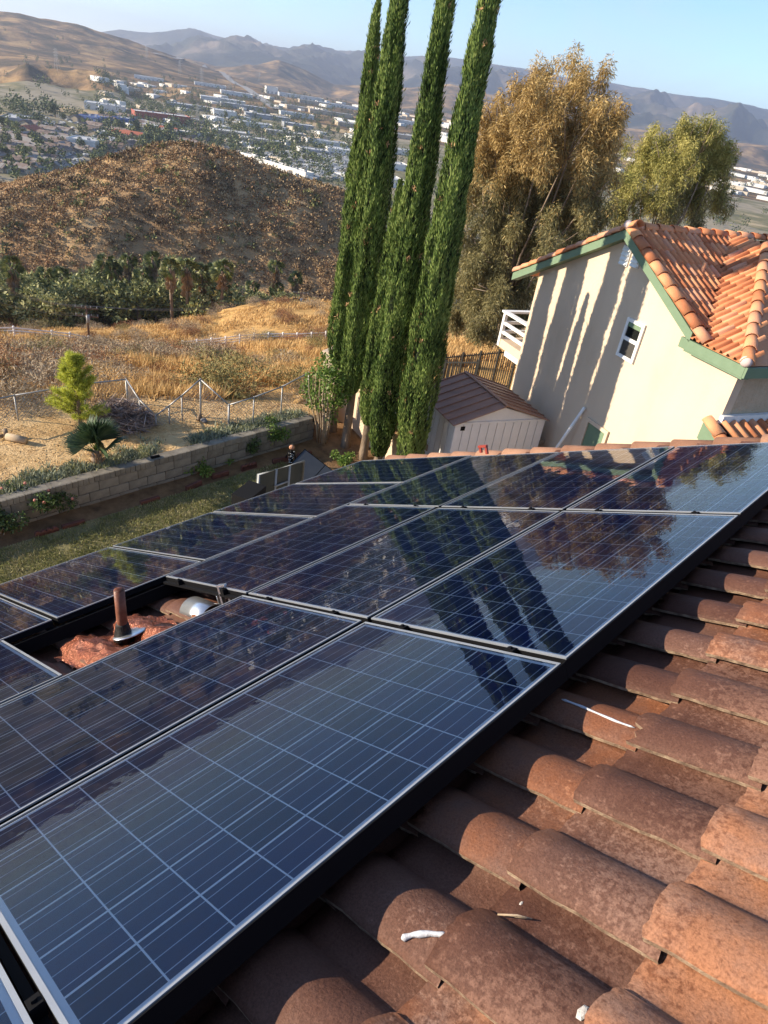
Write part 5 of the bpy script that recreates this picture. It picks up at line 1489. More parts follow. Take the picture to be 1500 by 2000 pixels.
def shrub_mesh(seed, m, n, ln, wd, flat=.7):
    r_ = np.random.default_rng(seed)
    cl = [(r_.normal(0, .35), r_.normal(0, .35), .28 + abs(r_.normal(0, .16)), .38, .38, .30) for _ in range(9)]
    V, F = leafcloud(cl, n, ln, wd, r_, -.35, .25)
    return np_mesh('foliage', V, F, m)
m_sage = mat('grey_sage_twigs', [(0.20, 0.15, 0.095), (0.36, 0.275, 0.18), (0.50, 0.40, 0.27)], scale=1, rough=0.9, island=.5, coord='World')
m_rustb = mat('rust_buckwheat', [(0.13, 0.06, 0.03), (0.27, 0.125, 0.058), (0.40, 0.21, 0.10)], scale=1, rough=0.9, island=.5, coord='World')
m_oliveb = mat('olive_shrub', [(0.10, 0.095, 0.035), (0.20, 0.18, 0.07), (0.32, 0.27, 0.11)], scale=1, rough=0.9, island=.5, coord='World')
KINDS = [('grey_sage_bush', m_sage, 'grey twiggy sage bush in the golden dry grass', 'grey sage bushes of the dry slope'),
         ('rust_brown_bush', m_rustb, 'rust brown dry bush in the golden grass', 'rust brown bushes of the dry slope'),
         ('olive_bush', m_oliveb, 'olive green bush in the dry grass', 'olive bushes of the dry slope')]
BM = {k: [shrub_mesh(s * 10 + i, KINDS[k][1], 2600, .095, .014) for i in range(2)] for s, k in ((3, 0), (4, 1), (5, 2))}
def bush(x, y, z, s, k, i, sx=1.0):
    nm, _, lb, gp = KINDS[k]
    o = link(nm, BM[k][i % 2]); o.location = (x, y, z - .06 * s); o.scale = (s * sx, s * sx, s); o.rotation_euler = (0, 0, rnd.uniform(0, 6.28))
    tag(o, lb, 'bush', gp)
cnt = 0; 
while cnt < 270:
    az_ = rnd.uniform(-80, -29); d_ = 17 * math.exp(rnd.random() ** .8 * math.log(119 / 17))
    if az_ > -49 and d_ < 27: continue
    xx = CAM[0] + d_ * math.sin(math.radians(az_)); yy = CAM[1] + d_ * math.cos(math.radians(az_))
    f = float(fbm(np.array(xx / 6), np.array(yy / 6), 3, 17))
    if f < .47 and d_ < 75: continue
    k = (0 if rnd.random() < .55 else 1) if rnd.random() < .85 else 2
    if d_ > 82 and az_ > -60: k = 1 if rnd.random() < .6 else 0
    bush(xx, yy, zland(xx, yy), rnd.uniform(.55, 1.25) * (1 + d_ / 150), k, cnt, rnd.uniform(1, 1.5)); cnt += 1
for (px, py, s, k) in ((40, 745, 1.5, 0), (85, 765, 1.3, 0), (15, 790, 1.2, 0), (210, 740, 1.0, 0), (60, 800, 1.0, 0), (330, 770, .7, 1), (415, 770, .8, 1), (250, 755, .9, 0), (120, 735, 1.3, 0), (20, 765, 1.1, 2), (640, 775, .8, 0), (600, 790, .7, 0)):
    p = hit(px, py)
    if p is not None: bush(p[0], p[1], p[2], s * .9, k, int(px), 1.2)

# ------------------------------------------------------------------ scrub hill
rg = np.random.default_rng(31)
def scrub_patch(name, N0, az0, az1, d0, d1, seed, m, thr, nl, size, leaf, label, gully=True):
    r_ = np.random.default_rng(seed)
    az = r_.uniform(az0, az1, N0); d = r_.uniform(d0, d1, N0)
    x = CAM[0] + d * np.sin(np.radians(az)); y = CAM[1] + d * np.cos(np.radians(az))
    k = fbm(x / 16, y / 16, 4, seed) + .25 * (r_.random(N0) - .5) > thr; az, d, x, y = az[k], d[k], x[k], y[k]
    z = land(az, d); n = len(x); s = r_.uniform(.5, 1.25, n) * size
    P = np.repeat(np.stack([x, y, z], 1), nl, 0); sq = np.repeat(s, nl); mm = len(P)
    q = rdir(mm, r_); q[:, 2] = np.abs(q[:, 2]); P = P + q * (sq * .62 * (.5 + .5 * r_.random(mm)))[:, None] * [1, 1, .85]
    D = unit(q * .5 + rdir(mm, r_)); V, F = blades(P, D, unit(np.cross(D, rdir(mm, r_))), sq * leaf * r_.uniform(.7, 1.3, mm), sq * leaf * .55, r_)
    o = link(name, np_mesh(name, V, F, m)); tag(o, label, 'scrub', None, 'stuff')
m_scr1 = mat('hill_scrub_brown', [(0.09, 0.06, 0.035), (0.19, 0.13, 0.072), (0.34, 0.24, 0.13), (0.30, 0.165, 0.085)], scale=.11, detail=5, rough=.9, island=.45, coord='World')
m_scr2 = mat('hill_scrub_tan', [(0.34, 0.22, 0.11), (0.50, 0.345, 0.18), (0.60, 0.44, 0.25)], scale=.2, rough=.9, island=.4, coord='World')
m_scr3 = mat('hill_scrub_green', [(0.09, 0.098, 0.038), (0.18, 0.18, 0.07), (0.28, 0.26, 0.11)], scale=.2, rough=.9, island=.4, coord='World')
scrub_patch('hill_scrub', 12500, -84, -38, 150, 262, 41, m_scr1, .37, 24, 1.75, .32, 'brown scrub bushes covering the steep hill')
scrub_patch('hill_tan_scrub', 9000, -84, -40, 152, 240, 43, m_scr2, .46, 22, 1.2, .36, 'tan dry bushes scattered on the steep hill')
scrub_patch('hill_green_scrub', 1100, -84, -40, 150, 240, 47, m_scr3, .50, 26, 1.7, .42, 'dark green bushes dotted on the steep hill')

# ravine trees and palms at the foot of the hill
m_rav = mat('ravine_tree_leaf', [(0.055, 0.068, 0.022), (0.15, 0.17, 0.055), (0.28, 0.29, 0.105), (0.40, 0.38, 0.17)], scale=.35, detail=4, rough=.65, island=.5, obj=.22, coord='World', trans=.15)
def crown_mesh(seed, m, n, ln, wd, k=10):
    r_ = np.random.default_rng(seed)
    cl = [(r_.normal(0, .42), r_.normal(0, .42), 1.0 + r_.normal(0, .28), .42, .42, .36) for _ in range(k)]
    V, F = leafcloud(cl, n, ln, wd, r_, 0, .45)
    core = MB().ball((0, 0, .95), (.62, .62, .5), 10, 7)
    return np_mesh('crown', V, F, m)
RC_ = [crown_mesh(60 + i, m_rav, 1500, .16, .08) for i in range(4)]
TRK = MB().tube([(0, 0, -.4), (.03, 0, .4), (0, .02, 1.0)], [.10, .08, .04], 7).mesh('trunk', m_bark, True)
def tree(name, x, y, z, s, me, label, cat, group, sz=1.0, trunk=True):
    e = empty(name, (x, y, z), rnd.uniform(0, 6.28), label, cat, group)
    o = link('crown', me, e); o.scale = (s, s, s * sz)
    if trunk: q = link('trunk', TRK, e); q.scale = (s, s, s * sz)
    return e
for i in range(72):
    px = rnd.uniform(-60, 455) if i < 62 else rnd.uniform(440, 620)
    py_b = np.interp(px, [-60, 180, 350, 430, 620], [655, 652, 640, 612, 580])
    d_ = rnd.uniform(122, 158)
    v = ray(px, py_b); az_ = math.degrees(math.atan2(v[0], v[1]))
    xx = CAM[0] + d_ * math.sin(math.radians(az_)); yy = CAM[1] + d_ * math.cos(math.radians(az_)); zz = zland(xx, yy)
    s = rnd.uniform(3.6, 6.0) if i < 62 else rnd.uniform(1.8, 2.8)
    tree('ravine_tree', xx, yy, zz - .5, s, RC_[i % 4], 'dense dark green tree in the ravine below the scrub hill', 'tree', 'trees crowding the ravine')
# tall fan palms
m_pfr = mat('palm_frond_green', [(0.05, 0.07, 0.02), (0.12, 0.145, 0.038), (0.25, 0.25, 0.075)], scale=1, rough=.5, island=.5, trans=.15)
m_skirt = mat('dead_palm_skirt', [(0.20, 0.13, 0.07), (0.38, 0.27, 0.16)], scale=1, rough=.95, island=.5)
def palm_meshes(seed):
    r_ = np.random.default_rng(seed); V = []; F = []; V2 = []; F2 = []
    for k in range(30):
        a = k * 2.399; el = r_.uniform(-.7, 1.4); d = np.array([math.cos(a) * math.cos(el), math.sin(a) * math.cos(el), math.sin(el)]); L = r_.uniform(.6, 1.1)
        fan(d * L, d, np.array([-d[1], d[0], .4]), r_.uniform(.85, 1.15), 9, V, F, 1.9, .35, .55)
    for k in range(60):
        a = r_.uniform(0, 6.28); z = -r_.uniform(.2, 3.2); d = np.array([math.cos(a) * .3, math.sin(a) * .3, -1.])
        fan(np.array([.35 * math.cos(a), .35 * math.sin(a), z]), d, np.array([-math.sin(a), math.cos(a), 0]), r_.uniform(.6, .95), 6, V2, F2, 1.3, 0, .9)
    a, b = tri_fix(V, F); c, d = tri_fix(V2, F2)
    return np_mesh('frond', a, b, m_pfr), np_mesh('dead_skirt', c, d, m_skirt)
PMS = [palm_meshes(s) for s in (1, 2)]
PT = MB().tube([(0, 0, -1), (.05, 0, .5), (0, 0, 1)], [.30, .24, .22], 8).mesh('trunk', m_bark, True)
PALMS = [(22, 522, 600), (88, 540, 590), (122, 540, 585), (205, 515, 570), (222, 528, 580), (250, 512, 560), (298, 508, 560), (280, 540, 590), (333, 525, 600), (365, 525, 612), (395, 535, 610), (418, 533, 612), (434, 530, 605), (540, 522, 570), (578, 545, 575), (492, 562, 590), (540, 565, 585)]
ORD = 'first second third fourth fifth sixth seventh eighth ninth tenth eleventh twelfth thirteenth fourteenth fifteenth sixteenth seventeenth'.split()
for i, (px, pt, pb_) in enumerate(PALMS):
    d_ = (119 + i * 7 % 6 if 325 < px < 440 else 128 + (i * 37 % 19)) if px < 450 else 150
    T = atd(px, pt, d_); zz = zland(T[0], T[1]); h = T[2] - zz
    e = empty('fan_palm_tree', (T[0], T[1], zz), rnd.uniform(0, 6), 'fan palm in the ravine, %s of the row counted from the left' % ORD[sorted(q[0] for q in PALMS).index(px)], 'palm', 'tall fan palms in the ravine')
    s = rnd.uniform(1.0, 1.25) if px < 450 else 1.0
    a, b = PMS[i % 2]
    o = link('frond', a, e); o.location = (0, 0, h); o.scale = (s, s, s)
    o = link('dead_skirt', b, e); o.location = (0, 0, h); o.scale = (s, s, s * rnd.uniform(.5, 1.2))
    o = link('trunk', PT, e); o.location = (0, 0, h / 2); o.scale = (1, 1, h / 2)

# white rail fence, utility poles
m_wrail = mat('white_fence_rail', (0.72, 0.72, 0.74), rough=.5)
def rail_fence(pix, d_, label):
    pts = [Vector(atd(px, py, d_)) for px, py in pix]
    pts = [Vector((p.x, p.y, max(p.z, zland(p.x, p.y)))) for p in pts]
    e = empty('rail_fence', pts[0], 0, label, 'fence'); I = Matrix.Translation(-pts[0])
    for i in range(len(pts)):
        z = zland(pts[i].x, pts[i].y)
        MB().box(-.075, -.075, -.5, .075, .075, 1.1).build('post', m_wrail, e, mw=I @ Matrix.Translation(pts[i]))
    for i in range(len(pts) - 1):
        for h in (.30, .62, .92): MB().bar(pts[i] + Vector((0, 0, h)), pts[i + 1] + Vector((0, 0, h)), .04, .12).build('rail', m_wrail, e, mw=I)
rail_fence([(357 + (635 - 357) * k / 10, 683 - 14 * k / 10 - 4 * math.sin(math.pi * k / 10)) for k in range(11)], 78, 'white rail fence across the dry slope left of the cypresses')
rail_fence([(-40, 660), (30, 664), (104, 671), (139, 674), (175, 678)], 78, 'white rail fence ending at the utility pole at the left')
rail_fence([(858, 661), (890, 659), (925, 657)], 78, 'short stretch of white rail fence right of the cypresses')
m_pole = mat('creosote_pole', [(0.10, 0.06, 0.035), (0.17, 0.10, 0.06)], scale=3, rough=.9)
m_ins = mat('grey_insulator', (0.26, 0.265, 0.27), rough=.4)
def upole(px, pbase, ptop, d_, label):
    b_ = Vector(atd(px, pbase, d_)); b_.z = max(b_.z, zland(b_.x, b_.y)); t_ = Vector(atd(px - 4, ptop, d_)); t_ = Vector((b_.x, b_.y, t_.z))
    e = empty('utility_pole', b_, 0, label, 'utility pole'); I = Matrix.Translation(-b_)
    MB().tube([b_ - Vector((0, 0, 1)), t_], [.16, .11], 8).build('pole', m_pole, e, True, I)
    ax = Vector((.62, .78, 0)); pts = []
    for dz in (-.25, -1.2):
        c = t_ + Vector((0, 0, dz)); MB().bar(c - ax * 1.3, c + ax * 1.3, .12, .14).build('cross_arm', m_pole, e, mw=I)
        for k in (-1.2, -.5, .5, 1.2):
            q = c + ax * k; MB().tube([q, q + Vector((0, 0, .3))], [.06, .04], 6).build('insulator', m_ins, e, True, I); pts.append(q + Vector((0, 0, .3)))
    MB().tube([t_ + Vector((.2, 0, -1.9)), t_ + Vector((.2, 0, -1.0))], .22, 8).build('transformer', m_ins, e, True, I)
    return pts
pA = upole(176, 680, 598, 86, 'brown utility pole with cross arms standing by the white fence at the left')
pB = upole(586, 600, 570, 118, 'distant utility pole on the brown mound left of the cypresses')
m_cable = mat('power_cable', (0.16, 0.155, 0.15), rough=.5, metallic=.3)
cb = MB()
def cable(a, b, sag, r=.013):
    a = Vector(a); b = Vector(b); cb.tube([a.lerp(b, t) - Vector((0, 0, sag * 4 * t * (1 - t))) for t in [i / 10 for i in range(11)]], r, 5)
for i in range(4):
    far = atd(-120, 498 + 9 * i, 52); cable(pA[i], far, .8); cable(pA[i + 4], Vector(far) - Vector((0, 0, .9)), .8) if i % 2 else None
    cable(pA[i], pB[i], 1.5, .013)
    cable(pB[i], atd(700, 585 + i, 118), .5)
o = cb.build('power_lines', m_cable); tag(o, 'power cables strung from the left edge past both utility poles', 'cable')
# ------------------------------------------------------------------ the town in the valley
m_wwall = mat('white_tiltup_wall', [(0.56, 0.54, 0.50), (0.68, 0.66, 0.62)], scale=.1, rough=.8, obj=.3)
m_cwall = mat('cream_building_wall', [(0.36, 0.30, 0.22), (0.48, 0.41, 0.32)], scale=.1, rough=.8, obj=.5)
m_gwall = mat('grey_building_wall', [(0.22, 0.23, 0.25), (0.34, 0.35, 0.37)], scale=.1, rough=.8, obj=.5)
m_rwall = mat('red_building_wall', (0.30, 0.085, 0.06), rough=.8)
m_bwall = mat('blue_building_roof', (0.07, 0.12, 0.30), rough=.6)
m_wroof = mat('pale_flat_roof', [(0.46, 0.46, 0.45), (0.60, 0.60, 0.58)], scale=.08, rough=.8, obj=.4)
m_hroof = mat('brown_shingle_roof', [(0.12, 0.09, 0.075), (0.22, 0.16, 0.13), (0.26, 0.24, 0.22)], scale=.3, rough=.9, obj=.6)
m_win = mat('dark_bay_door', (0.14, 0.145, 0.16), rough=.3)
m_tred = mat('red_tile_roof', (0.33, 0.10, 0.055), rough=.8)
nB = 0
def box_building(p0, p1, depth, h, wall, roofm, label, group=None, doors=True):
    p0 = np.array(p0); p1 = np.array(p1); L = float(np.hypot(*(p1 - p0)[:2])); a = math.atan2(p1[1] - p0[1], p1[0] - p0[0])
    z = min(p0[2], p1[2])
    e = empty('warehouse', (p0[0], p0[1], z), a, label, 'warehouse', group)
    m = MB().box(0, 0, -3, L, depth, h); m.build('wall', wall, e)
    MB().box(.4, .4, h + .004, L - .4, depth - .4, h + .05).build('roof', roofm, e)
    MB().box(-.3, -.3, h - .9, L + .3, -.002, h + .7).box(-.3, depth + .002, h - .9, L + .3, depth + .3, h + .7).box(-.3, 0, h - .9, -.002, depth, h + .7).box(L + .002, 0, h - .9, L + .3, depth, h + .7).build('parapet', wall, e)
    if doors:
        d = MB(); n = max(2, int(L / 9))
        for k in range(n):
            x = L * (k + .5) / n; d.box(x - 1.3, -.12, .3, x + 1.3, -.01, h * .34)
        d.build('bay_door', m_win, e)['kind'] = 'stuff'
    d = MB(); r_ = random.Random(int(L * 10))
    for k in range(max(2, int(L / 14))): x = r_.uniform(3, L - 4); y = r_.uniform(2, depth - 4); d.box(x, y, h + .051, x + 2.2, y + 2, h + 1.5)
    d.build('roof_unit', m_gwall, e)['kind'] = 'stuff'
    return e
WH = [((228, 170), (318, 194), 10, 60, 'w', None), ((300, 183), (372, 198), 9, 45, 'w', None), ((170, 152), (240, 160), 8, 30, 'w', None), ((262, 152), (325, 159), 8, 40, 'w', None),
      ((392, 195), (482, 208), 9, 40, 'w', None), ((432, 183), (492, 193), 9, 45, 'w', None), ((325, 208), (415, 222), 8, 35, 'g', None), ((418, 226), (458, 234), 11, 35, 'w', None),
      ((165, 212), (228, 226), 10, 30, 'w', None), ((480, 228), (565, 243), 8, 35, 'g', None), ((432, 208), (520, 222), 9, 35, 'd', None), ((555, 248), (612, 258), 8, 30, 'g', None),
      ((412, 265), (470, 282), 9, 28, 'c', None), ((470, 279), (545, 296), 8, 26, 'c', None), ((520, 262), (592, 280), 7, 25, 'c', None), ((520, 182), (541, 186), 22, 40, 'w', 'tall white block building below the central brown hill'),
      ((545, 187), (636, 200), 11, 40, 'w', None), ((585, 200), (645, 212), 9, 35, 'c', None), ((605, 220), (690, 236), 9, 30, 'c', None), ((620, 204), (700, 220), 9, 35, 'w', None),
      ((560, 212), (600, 220), 9, 30, 'c', None), ((2, 240), (44, 248), 7, 40, 'g', None), ((590, 300), (640, 312), 7, 25, 'g', None), ((600, 280), (680, 292), 7, 25, 'w', None),
      ((640, 300), (700, 312), 8, 30, 'w', None), ((752, 330), (800, 340), 8, 30, 'w', None), ((760, 300), (820, 310), 8, 30, 'w', None), ((772, 240), (825, 252), 9, 40, 'w', None), ((765, 215), (825, 228), 9, 40, 'c', None),
      ((775, 270), (815, 278), 8, 30, 'c', None), ((755, 365), (790, 373), 9, 30, 'w', None), ((660, 245), (712, 255), 8, 35, 'c', None), ((380, 165), (430, 176), 8, 40, 'w', None), ((340, 172), (372, 180), 9, 40, 'w', None),
      ((548, 225), (610, 238), 9, 30, 'w', None), ((690, 262), (720, 270), 8, 30, 'w', None), ((470, 245), (530, 255), 7, 25, 'w', None), ((372, 240), (425, 250), 6, 20, 'c', None), ((340, 262), (405, 272), 5, 14, 'g', None)]
KC = {}
def near_word(a, b):
    # where it stands, told by things one can find in the picture
    x = (a[0] + b[0]) / 2; y = (a[1] + b[1]) / 2
    rows = sorted(WH, key=lambda q: q[0][0] + q[1][0]); i = [q[0] for q in rows].index(a)
    col = 'left of the red store' if x < 260 else 'above the hill crest' if x < 450 else 'under the central brown hill' if x < 600 else 'beside the cypress stems'
    return '%s, %s from the left' % (col, NTH[i])
NTH = [w for w in 'first second third fourth fifth sixth seventh eighth ninth tenth eleventh twelfth thirteenth fourteenth fifteenth sixteenth seventeenth eighteenth nineteenth'.split()] + [t + '-' + o for t in ('twenty', 'thirty') for o in 'zeroth first second third fourth fifth sixth seventh eighth ninth'.split()]
NTH = [w.replace('twenty-zeroth', 'twentieth').replace('thirty-zeroth', 'thirtieth') for w in NTH]
for (a, b, h, dp, k, lb) in WH:
    p0 = hit(a[0], a[1], 350, 3200); p1 = hit(b[0], b[1], 350, 3200)
    if p0 is None or p1 is None: continue
    # keep the long side close to square-on so far ends do not run away
    v = p1 - p0; rgt = np.array([R3[0][0], R3[0][1]]); rgt = rgt / np.linalg.norm(rgt)
    Lw = min(max(abs(float(v[:2] @ rgt)), 14.0), 190.0)
    t = rgt * .96 + np.array([-rgt[1], rgt[0]]) * .25
    q = p0.copy(); q[:2] = p0[:2] + t / np.linalg.norm(t) * Lw; q[2] = zland(q[0], q[1])
    wall = {'w': m_wwall, 'g': m_gwall, 'c': m_cwall, 'd': m_gwall}[k]
    lbl = lb or {'w': 'long white flat roofed warehouse on the valley floor', 'g': 'grey flat roofed warehouse on the valley floor', 'c': 'cream flat roofed commercial building on the valley floor', 'd': 'grey flat roofed warehouse on the valley floor'}[k]
    grp = None if lb else {'w': 'white warehouses in the valley', 'g': 'grey warehouses in the valley', 'c': 'cream buildings in the valley', 'd': 'grey warehouses in the valley'}[k]
    KC[k] = KC.get(k, 0) + 1
    if not lb: lbl = {'w': 'white', 'g': 'grey', 'c': 'cream', 'd': 'dark grey'}[k] + ' flat roofed warehouse ' + near_word(a, b)
    box_building(p0, q, dp, h * .7, wall, m_wroof, lbl, grp); nB += 1
for (a, b, h, wl, rf, lb) in (((265, 234), (372, 246), 9, m_rwall, m_wroof, 'long red walled store with a pale roof in the valley'), ((132, 288), (186, 296), 7, m_wwall, m_wroof, 'white workshop with a pale blue grey roof beside the valley road'),
                              ((155, 236), (192, 243), 6, m_bwall, m_bwall, 'dark blue roofed building left in the valley, the larger blue one'), ((220, 240), (250, 245), 6, m_bwall, m_wroof, 'small blue walled building in the valley left of the red store'),
                              ((470, 306), (596, 350), 5, m_wwall, m_wwall, 'long white row of storage units just above the scrub hill crest')):
    p0 = hit(a[0], a[1], 300, 3200); p1 = hit(b[0], b[1], 300, 3200)
    if p0 is None or p1 is None: continue
    v = p1 - p0; L_ = np.linalg.norm(v[:2])
    if L_ > 160: p1 = p0 + v / L_ * 160
    box_building(p0, p1, 26 if h > 5 else 9, h, wl, rf, lb)
# houses
HR = random.Random(5)
HW = MB().box(-7, -4.5, -2, 7, 4.5, 3.2).poly([(-7, -4.5, 3.2), (-7, 4.5, 3.2), (-7, 0, 5.2)]).poly([(7, -4.5, 3.2), (7, 4.5, 3.2), (7, 0, 5.2)]).mesh('wall', m_cwall)
HRF = MB().hexa([(-7.6, -5.1, 2.9), (7.6, -5.1, 2.9), (7.6, 0, 5.25), (-7.6, 0, 5.25), (-7.6, -5.1, 3.1), (7.6, -5.1, 3.1), (7.6, 0, 5.5), (-7.6, 0, 5.5)]).hexa([(-7.6, 0.002, 5.25), (7.6, 0.002, 5.25), (7.6, 5.1, 2.9), (-7.6, 5.1, 2.9), (-7.6, 0.002, 5.5), (7.6, 0.002, 5.5), (7.6, 5.1, 3.1), (-7.6, 5.1, 3.1)])
HRF_a = HRF.mesh('roof', m_hroof); HRF_r = HRF.mesh('roof', m_tred)
HWN = [MB().box(*q).mesh('window', m_win) for q in ((-5, -4.56, .8, -3.2, -4.51, 2.2), (-1, -4.56, 0, .1, -4.51, 2.2), (2.4, -4.56, .8, 5, -4.51, 2.2))]
def house_at(px, py, red=False, s=1.0):
    p = hit(px, py, 350, 2600)
    if p is None: return
    e = empty('small_house', p, HR.choice([.6, .6 + 1.57, .7]) + HR.uniform(-.05, .05), 'red roofed house among trees in the valley' if red else 'low house with a pitched brown or grey roof in the valley neighbourhood', 'house', 'red roofed valley houses' if red else 'houses in the valley neighbourhood')
    e.scale = (s, s, s)
    link('wall', HW, e); link('roof', HRF_r if red else HRF_a, e); [link('window', q, e) for q in HWN]
for k in range(86):
    px = HR.uniform(-30, 128); py = HR.uniform(246, 336); house_at(px, py)
for k in range(60):
    px = HR.uniform(150, 420); py = HR.uniform(232, 300); house_at(px, py, s=HR.uniform(.8, 1.2))
for (px, py) in ((240, 270), (262, 272), (60, 262), (330, 262)): house_at(px, py, True, 1.3)
# parked trailers in the big yard
tr = MB(); TR = random.Random(9)
for k in range(420):
    px = TR.uniform(515, 690); py = TR.uniform(300, 352)
    if py > 300 + (px - 470) * .42 or py < 292 + (px - 515) * .1: continue
    p = hit(px, py, 300, 2000)
    if p is None: continue
    a = .75 + TR.choice([0, 1.57]); c, s = math.cos(a), math.sin(a); L = TR.choice([4, 6, 9]); w_ = 1.3; h = TR.uniform(2, 3.4); x, y, z = p
    q = [(x + c * i * L / 2 - s * j * w_, y + s * i * L / 2 + c * j * w_) for i, j in ((-1, -1), (1, -1), (1, 1), (-1, 1))]
    tr.hexa([(*t, z - .3) for t in q] + [(*t, z + h) for t in q], TR.choice([0, 0, 0, 0, 1, 2]))
o = tr.build('parked_trailers', [m_wwall, m_cwall, m_gwall]); tag(o, 'mass of white parked trailers and campers in the storage lot', 'trailers', None, 'stuff')
cars = MB()
for k in range(900):
    px = TR.uniform(-20, 480); py = TR.uniform(226, 332)
    p = hit(px, py, 350, 1600)
    if p is None: continue
    a = .6 + TR.choice([0, 1.57]) + TR.uniform(-.1, .1); c, s = math.cos(a), math.sin(a); x, y, z = p
    for (L, w_, z0, z1) in ((2.2, .9, .2, .95), (1.2, .8, .95, 1.5)):
        q = [(x + c * i * L - s * j * w_, y + s * i * L + c * j * w_) for i, j in ((-1, -1), (1, -1), (1, 1), (-1, 1))]
        cars.hexa([(*t, z + z0) for t in q] + [(*t, z + z1) for t in q], k % 4)
o = cars.build('parked_cars', [m_wwall, m_gwall, m_win, m_wroof]); tag(o, 'tiny parked cars along the valley streets', 'cars', None, 'stuff')
# distant specks of building across the valley
ds = MB()
for k in range(220):
    az_ = TR.uniform(-47, -16); d_ = TR.uniform(1300, 2200)
    x = CAM[0] + d_ * math.sin(math.radians(az_)); y = CAM[1] + d_ * math.cos(math.radians(az_)); z = zland(x, y)
    w_ = TR.uniform(6, 20); h = TR.uniform(3, 6)
    ds.box(x - w_, y - w_ * .5, z - 3, x + w_, y + w_ * .5, z + h, TR.choice([0, 0, 1, 2]))
def in_basin():
    px = TR.uniform(190, 700); t = np.interp(px, [190, 330, 450, 600, 700], [150, 166, 192, 188, 205]); b = np.interp(px, [190, 300, 380, 560, 700], [300, 285, 278, 335, 378])
    return px, t + (b - t) * TR.random() ** 1.2
for k in range(110):
    px, py = in_basin(); p = hit(px, py, 350, 2600)
    if p is None: continue
    d_ = math.hypot(p[0], p[1]); w_ = TR.uniform(4, 12) * (.7 + d_ / 2600); h = TR.uniform(3, 5.5)
    ds.box(p[0] - w_, p[1] - w_ * .6, p[2] - 3, p[0] + w_, p[1] + w_ * .6, p[2] + h, TR.choice([0, 0, 1, 2]))
o = ds.build('distant_buildings', [m_wwall, m_cwall, m_wroof]); tag(o, 'pale specks of far buildings across the valley', 'buildings', None, 'stuff')
# town trees
m_tt = mat('valley_tree_leaf', [(0.04, 0.056, 0.02), (0.09, 0.115, 0.038), (0.16, 0.18, 0.062), (0.24, 0.24, 0.09)], scale=.05, detail=4, rough=.7, island=.4, obj=.35, coord='World')
TC = [crown_mesh(80 + i, m_tt, 300, .34, .22, 7) for i in range(4)]
spots = []
for k in range(300):
    r = TR.random()
    if r < .42: px, py = TR.uniform(-30, 200), TR.uniform(212, 335)
    elif r < .8: px, py = TR.uniform(200, 480), TR.uniform(215, 300)
    else: px, py = TR.uniform(440, 700), TR.uniform(225, 320)
    spots.append((px, py, TR.uniform(2.2, 4.4)))
spots += [(TR.uniform(260, 345), TR.uniform(262, 300), TR.uniform(4, 6)) for _ in range(24)] + [(TR.uniform(-20, 110), TR.uniform(208, 232), TR.uniform(4.5, 7)) for _ in range(22)]
spots = spots[:300] if len(spots) > 346 else spots
spots.sort(key=lambda q: -q[1])
ext = []
for i, (px, py, s) in enumerate(spots):
    p = hit(px, py, 330, 2600)
    if p is None: continue
    if i < 290:
        tree('valley_tree', p[0], p[1], p[2], s, TC[i % 4], 'rounded dark green tree among the valley houses', 'tree', 'trees of the valley neighbourhood', TR.uniform(.9, 1.5))
    else: ext.append((p[0], p[1], p[2], s))
V0 = np.array([v.co[:] for v in TC[0].vertices]); F0 = np.array([p.vertices[:] for p in TC[0].polygons])
sel = TR.sample(range(len(F0)), 70); Fs = F0[sel]; idx = Fs.ravel(); Vs = V0[idx]; Fs = np.arange(len(idx)).reshape(-1, 4)
for k in range(1500):
    az_ = TR.uniform(-80, -14); d_ = math.exp(TR.uniform(math.log(430), math.log(2600)))
    x = CAM[0] + d_ * math.sin(math.radians(az_)); y = CAM[1] + d_ * math.cos(math.radians(az_))
    f = float(fbm(np.array(x / 120), np.array(y / 120), 3, 6))
    if f < .46: continue
    ext.append((x, y, zland(x, y), TR.uniform(2.6, 5.5)))
for k in range(900):
    px, py = in_basin(); p = hit(px, py, 350, 2600)
    if p is not None: ext.append((p[0], p[1], p[2], TR.uniform(2.2, 4.6)))
VV = np.concatenate([Vs * s * 1.15 + [x, y, z] for x, y, z, s in ext]); FF = np.concatenate([Fs + i * len(Vs) for i in range(len(ext))])
o = link('valley_greenery', np_mesh('valley_greenery', VV, FF, m_tt)); tag(o, 'far small trees and greenery spread over the valley', 'trees', None, 'stuff')
# roads draped on the land
m_road = mat('asphalt_road', [(0.10, 0.10, 0.105), (0.15, 0.15, 0.155)], scale=.05, rough=.9, coord='World')
m_conc = mat('concrete_freeway', [(0.24, 0.225, 0.21), (0.30, 0.285, 0.265)], scale=.02, rough=.9, coord='World')
def road(name, pix, w_, m, label, lift=.5):
    P = [hit(px, py, 300, 5000) for px, py in pix]; P = [p for p in P if p is not None]
    Q = []
    for i in range(len(P) - 1):
        n = max(2, int(np.linalg.norm(P[i + 1] - P[i]) / 25))
        for k in range(n): Q.append(P[i] + (P[i + 1] - P[i]) * k / n)
    Q.append(P[-1]); V = []; F = []
    for i, q in enumerate(Q):
        d = Q[min(i + 1, len(Q) - 1)] - Q[max(i - 1, 0)]; t = np.array([-d[1], d[0]]) / (np.hypot(d[0], d[1]) + 1e-9) * w_ / 2
        for sg in (-1, 1):
            x, y = q[0] + sg * t[0], q[1] + sg * t[1]; V.append((x, y, max(zland(x, y), zland(q[0], q[1])) + lift))
    for i in range(len(Q) - 1): F.append((2 * i, 2 * i + 1, 2 * i + 3, 2 * i + 2))
    o = link(name, np_mesh(name, V, F, m)); tag(o, label, 'road', None, 'structure')
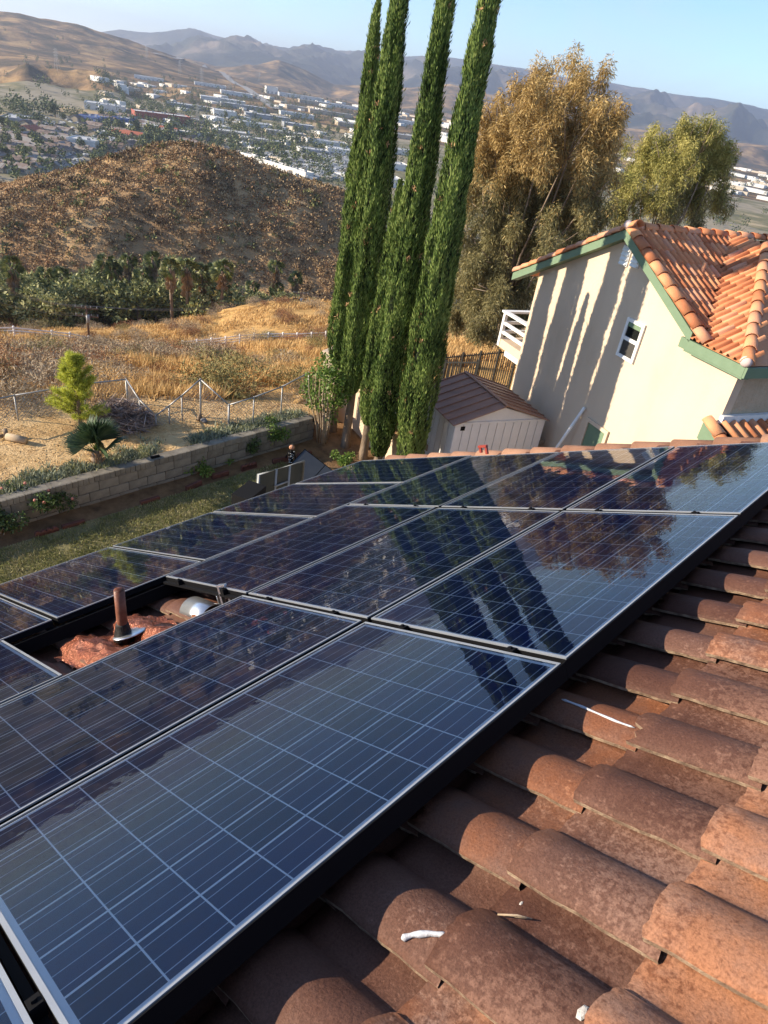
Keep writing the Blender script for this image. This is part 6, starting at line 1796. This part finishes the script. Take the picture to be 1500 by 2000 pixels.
road('road', [(152, 342), (118, 292), (88, 252), (72, 232)], 14, m_road, 'straight street through the valley neighbourhood')
road('freeway', [(300, 106), (350, 116), (400, 128), (440, 148), (475, 170), (510, 195), (540, 215)], 22, m_conc, 'pale freeway climbing through the brown hills', 2.0)
m_lot = mat('dry_lot_ground', [(0.36, 0.25, 0.12), (0.46, 0.33, 0.17)], scale=.03, rough=.95, coord='World')
for (a, b) in (((560, 262), (700, 284)), ((110, 213), (210, 226)), ((590, 238), (690, 262))): road('dry_lot', [a, b], 55, m_lot, 'strip of open golden ground between valley buildings', .35)
# power pylons on the brown hills
m_pyl = mat('pylon_steel', (0.26, 0.26, 0.26), rough=.5, metallic=.4)
py_ = MB(); Hh = 46
for sx, sy in ((-1, -1), (1, -1), (1, 1), (-1, 1)): py_.bar((sx * 5, sy * 5, -3), (sx * .8, sy * .8, Hh), .32, .32)
for z in (10, 20, 29): 
    k = 5 - 4.2 * z / Hh
    for (a, b) in (((-k, -k), (k, -k)), ((k, -k), (k, k)), ((k, k), (-k, k)), ((-k, k), (-k, -k))): py_.bar((*a, z), (*b, z), .18, .18); py_.bar((*a, z), (b[0] * .8, b[1] * .8, z + 9), .16, .16)
for z, w_ in ((30, 8), (36, 9), (42, 7)): py_.bar((-w_, 0, z), (w_, 0, z), .5, .5); py_.bar((-w_, 0, z), (0, 0, z + 3), .3, .3); py_.bar((w_, 0, z), (0, 0, z + 3), .3, .3)
PY = py_.mesh('pylon', m_pyl)
for (px, py) in ((112, 135), (287, 118), (352, 148), (394, 165), (449, 178), (506, 160), (557, 222), (386, 245)):
    p = hit(px, py, 330, 5200)
    if p is None: continue
    d_ = math.hypot(p[0] - CAM[0], p[1] - CAM[1]); o = link('power_pylon', PY); o.location = p; o.rotation_euler = (0, 0, .4)
    s = min(.8, .3 + d_ / 4500); o.scale = (s, s, s)
    tag(o, 'slender steel lattice power pylon above the valley', 'pylon', 'power pylons across the hills')

# ------------------------------------------------------------------ air
hz = MB().box(-14500, -14500, -186, 14500, 14500, 460).mesh('haze', [])
m_haze = bpy.data.materials.new('haze'); m_haze.use_nodes = True
t = m_haze.node_tree
for n in list(t.nodes):
    if n.type != 'OUTPUT_MATERIAL': t.nodes.remove(n)
pv = N(t, 'ShaderNodeVolumePrincipled'); pv.inputs['Color'].default_value = (0.66, 0.74, 0.93, 1); pv.inputs['Density'].default_value = 0.000105; pv.inputs['Anisotropy'].default_value = 0.3
t.links.new(pv.outputs['Volume'], t.nodes['Material Output'].inputs['Volume'])
hz.materials.append(m_haze)
o = link('haze', hz); tag(o, 'pale blue air that veils the far mountains', 'haze', None, 'stuff')
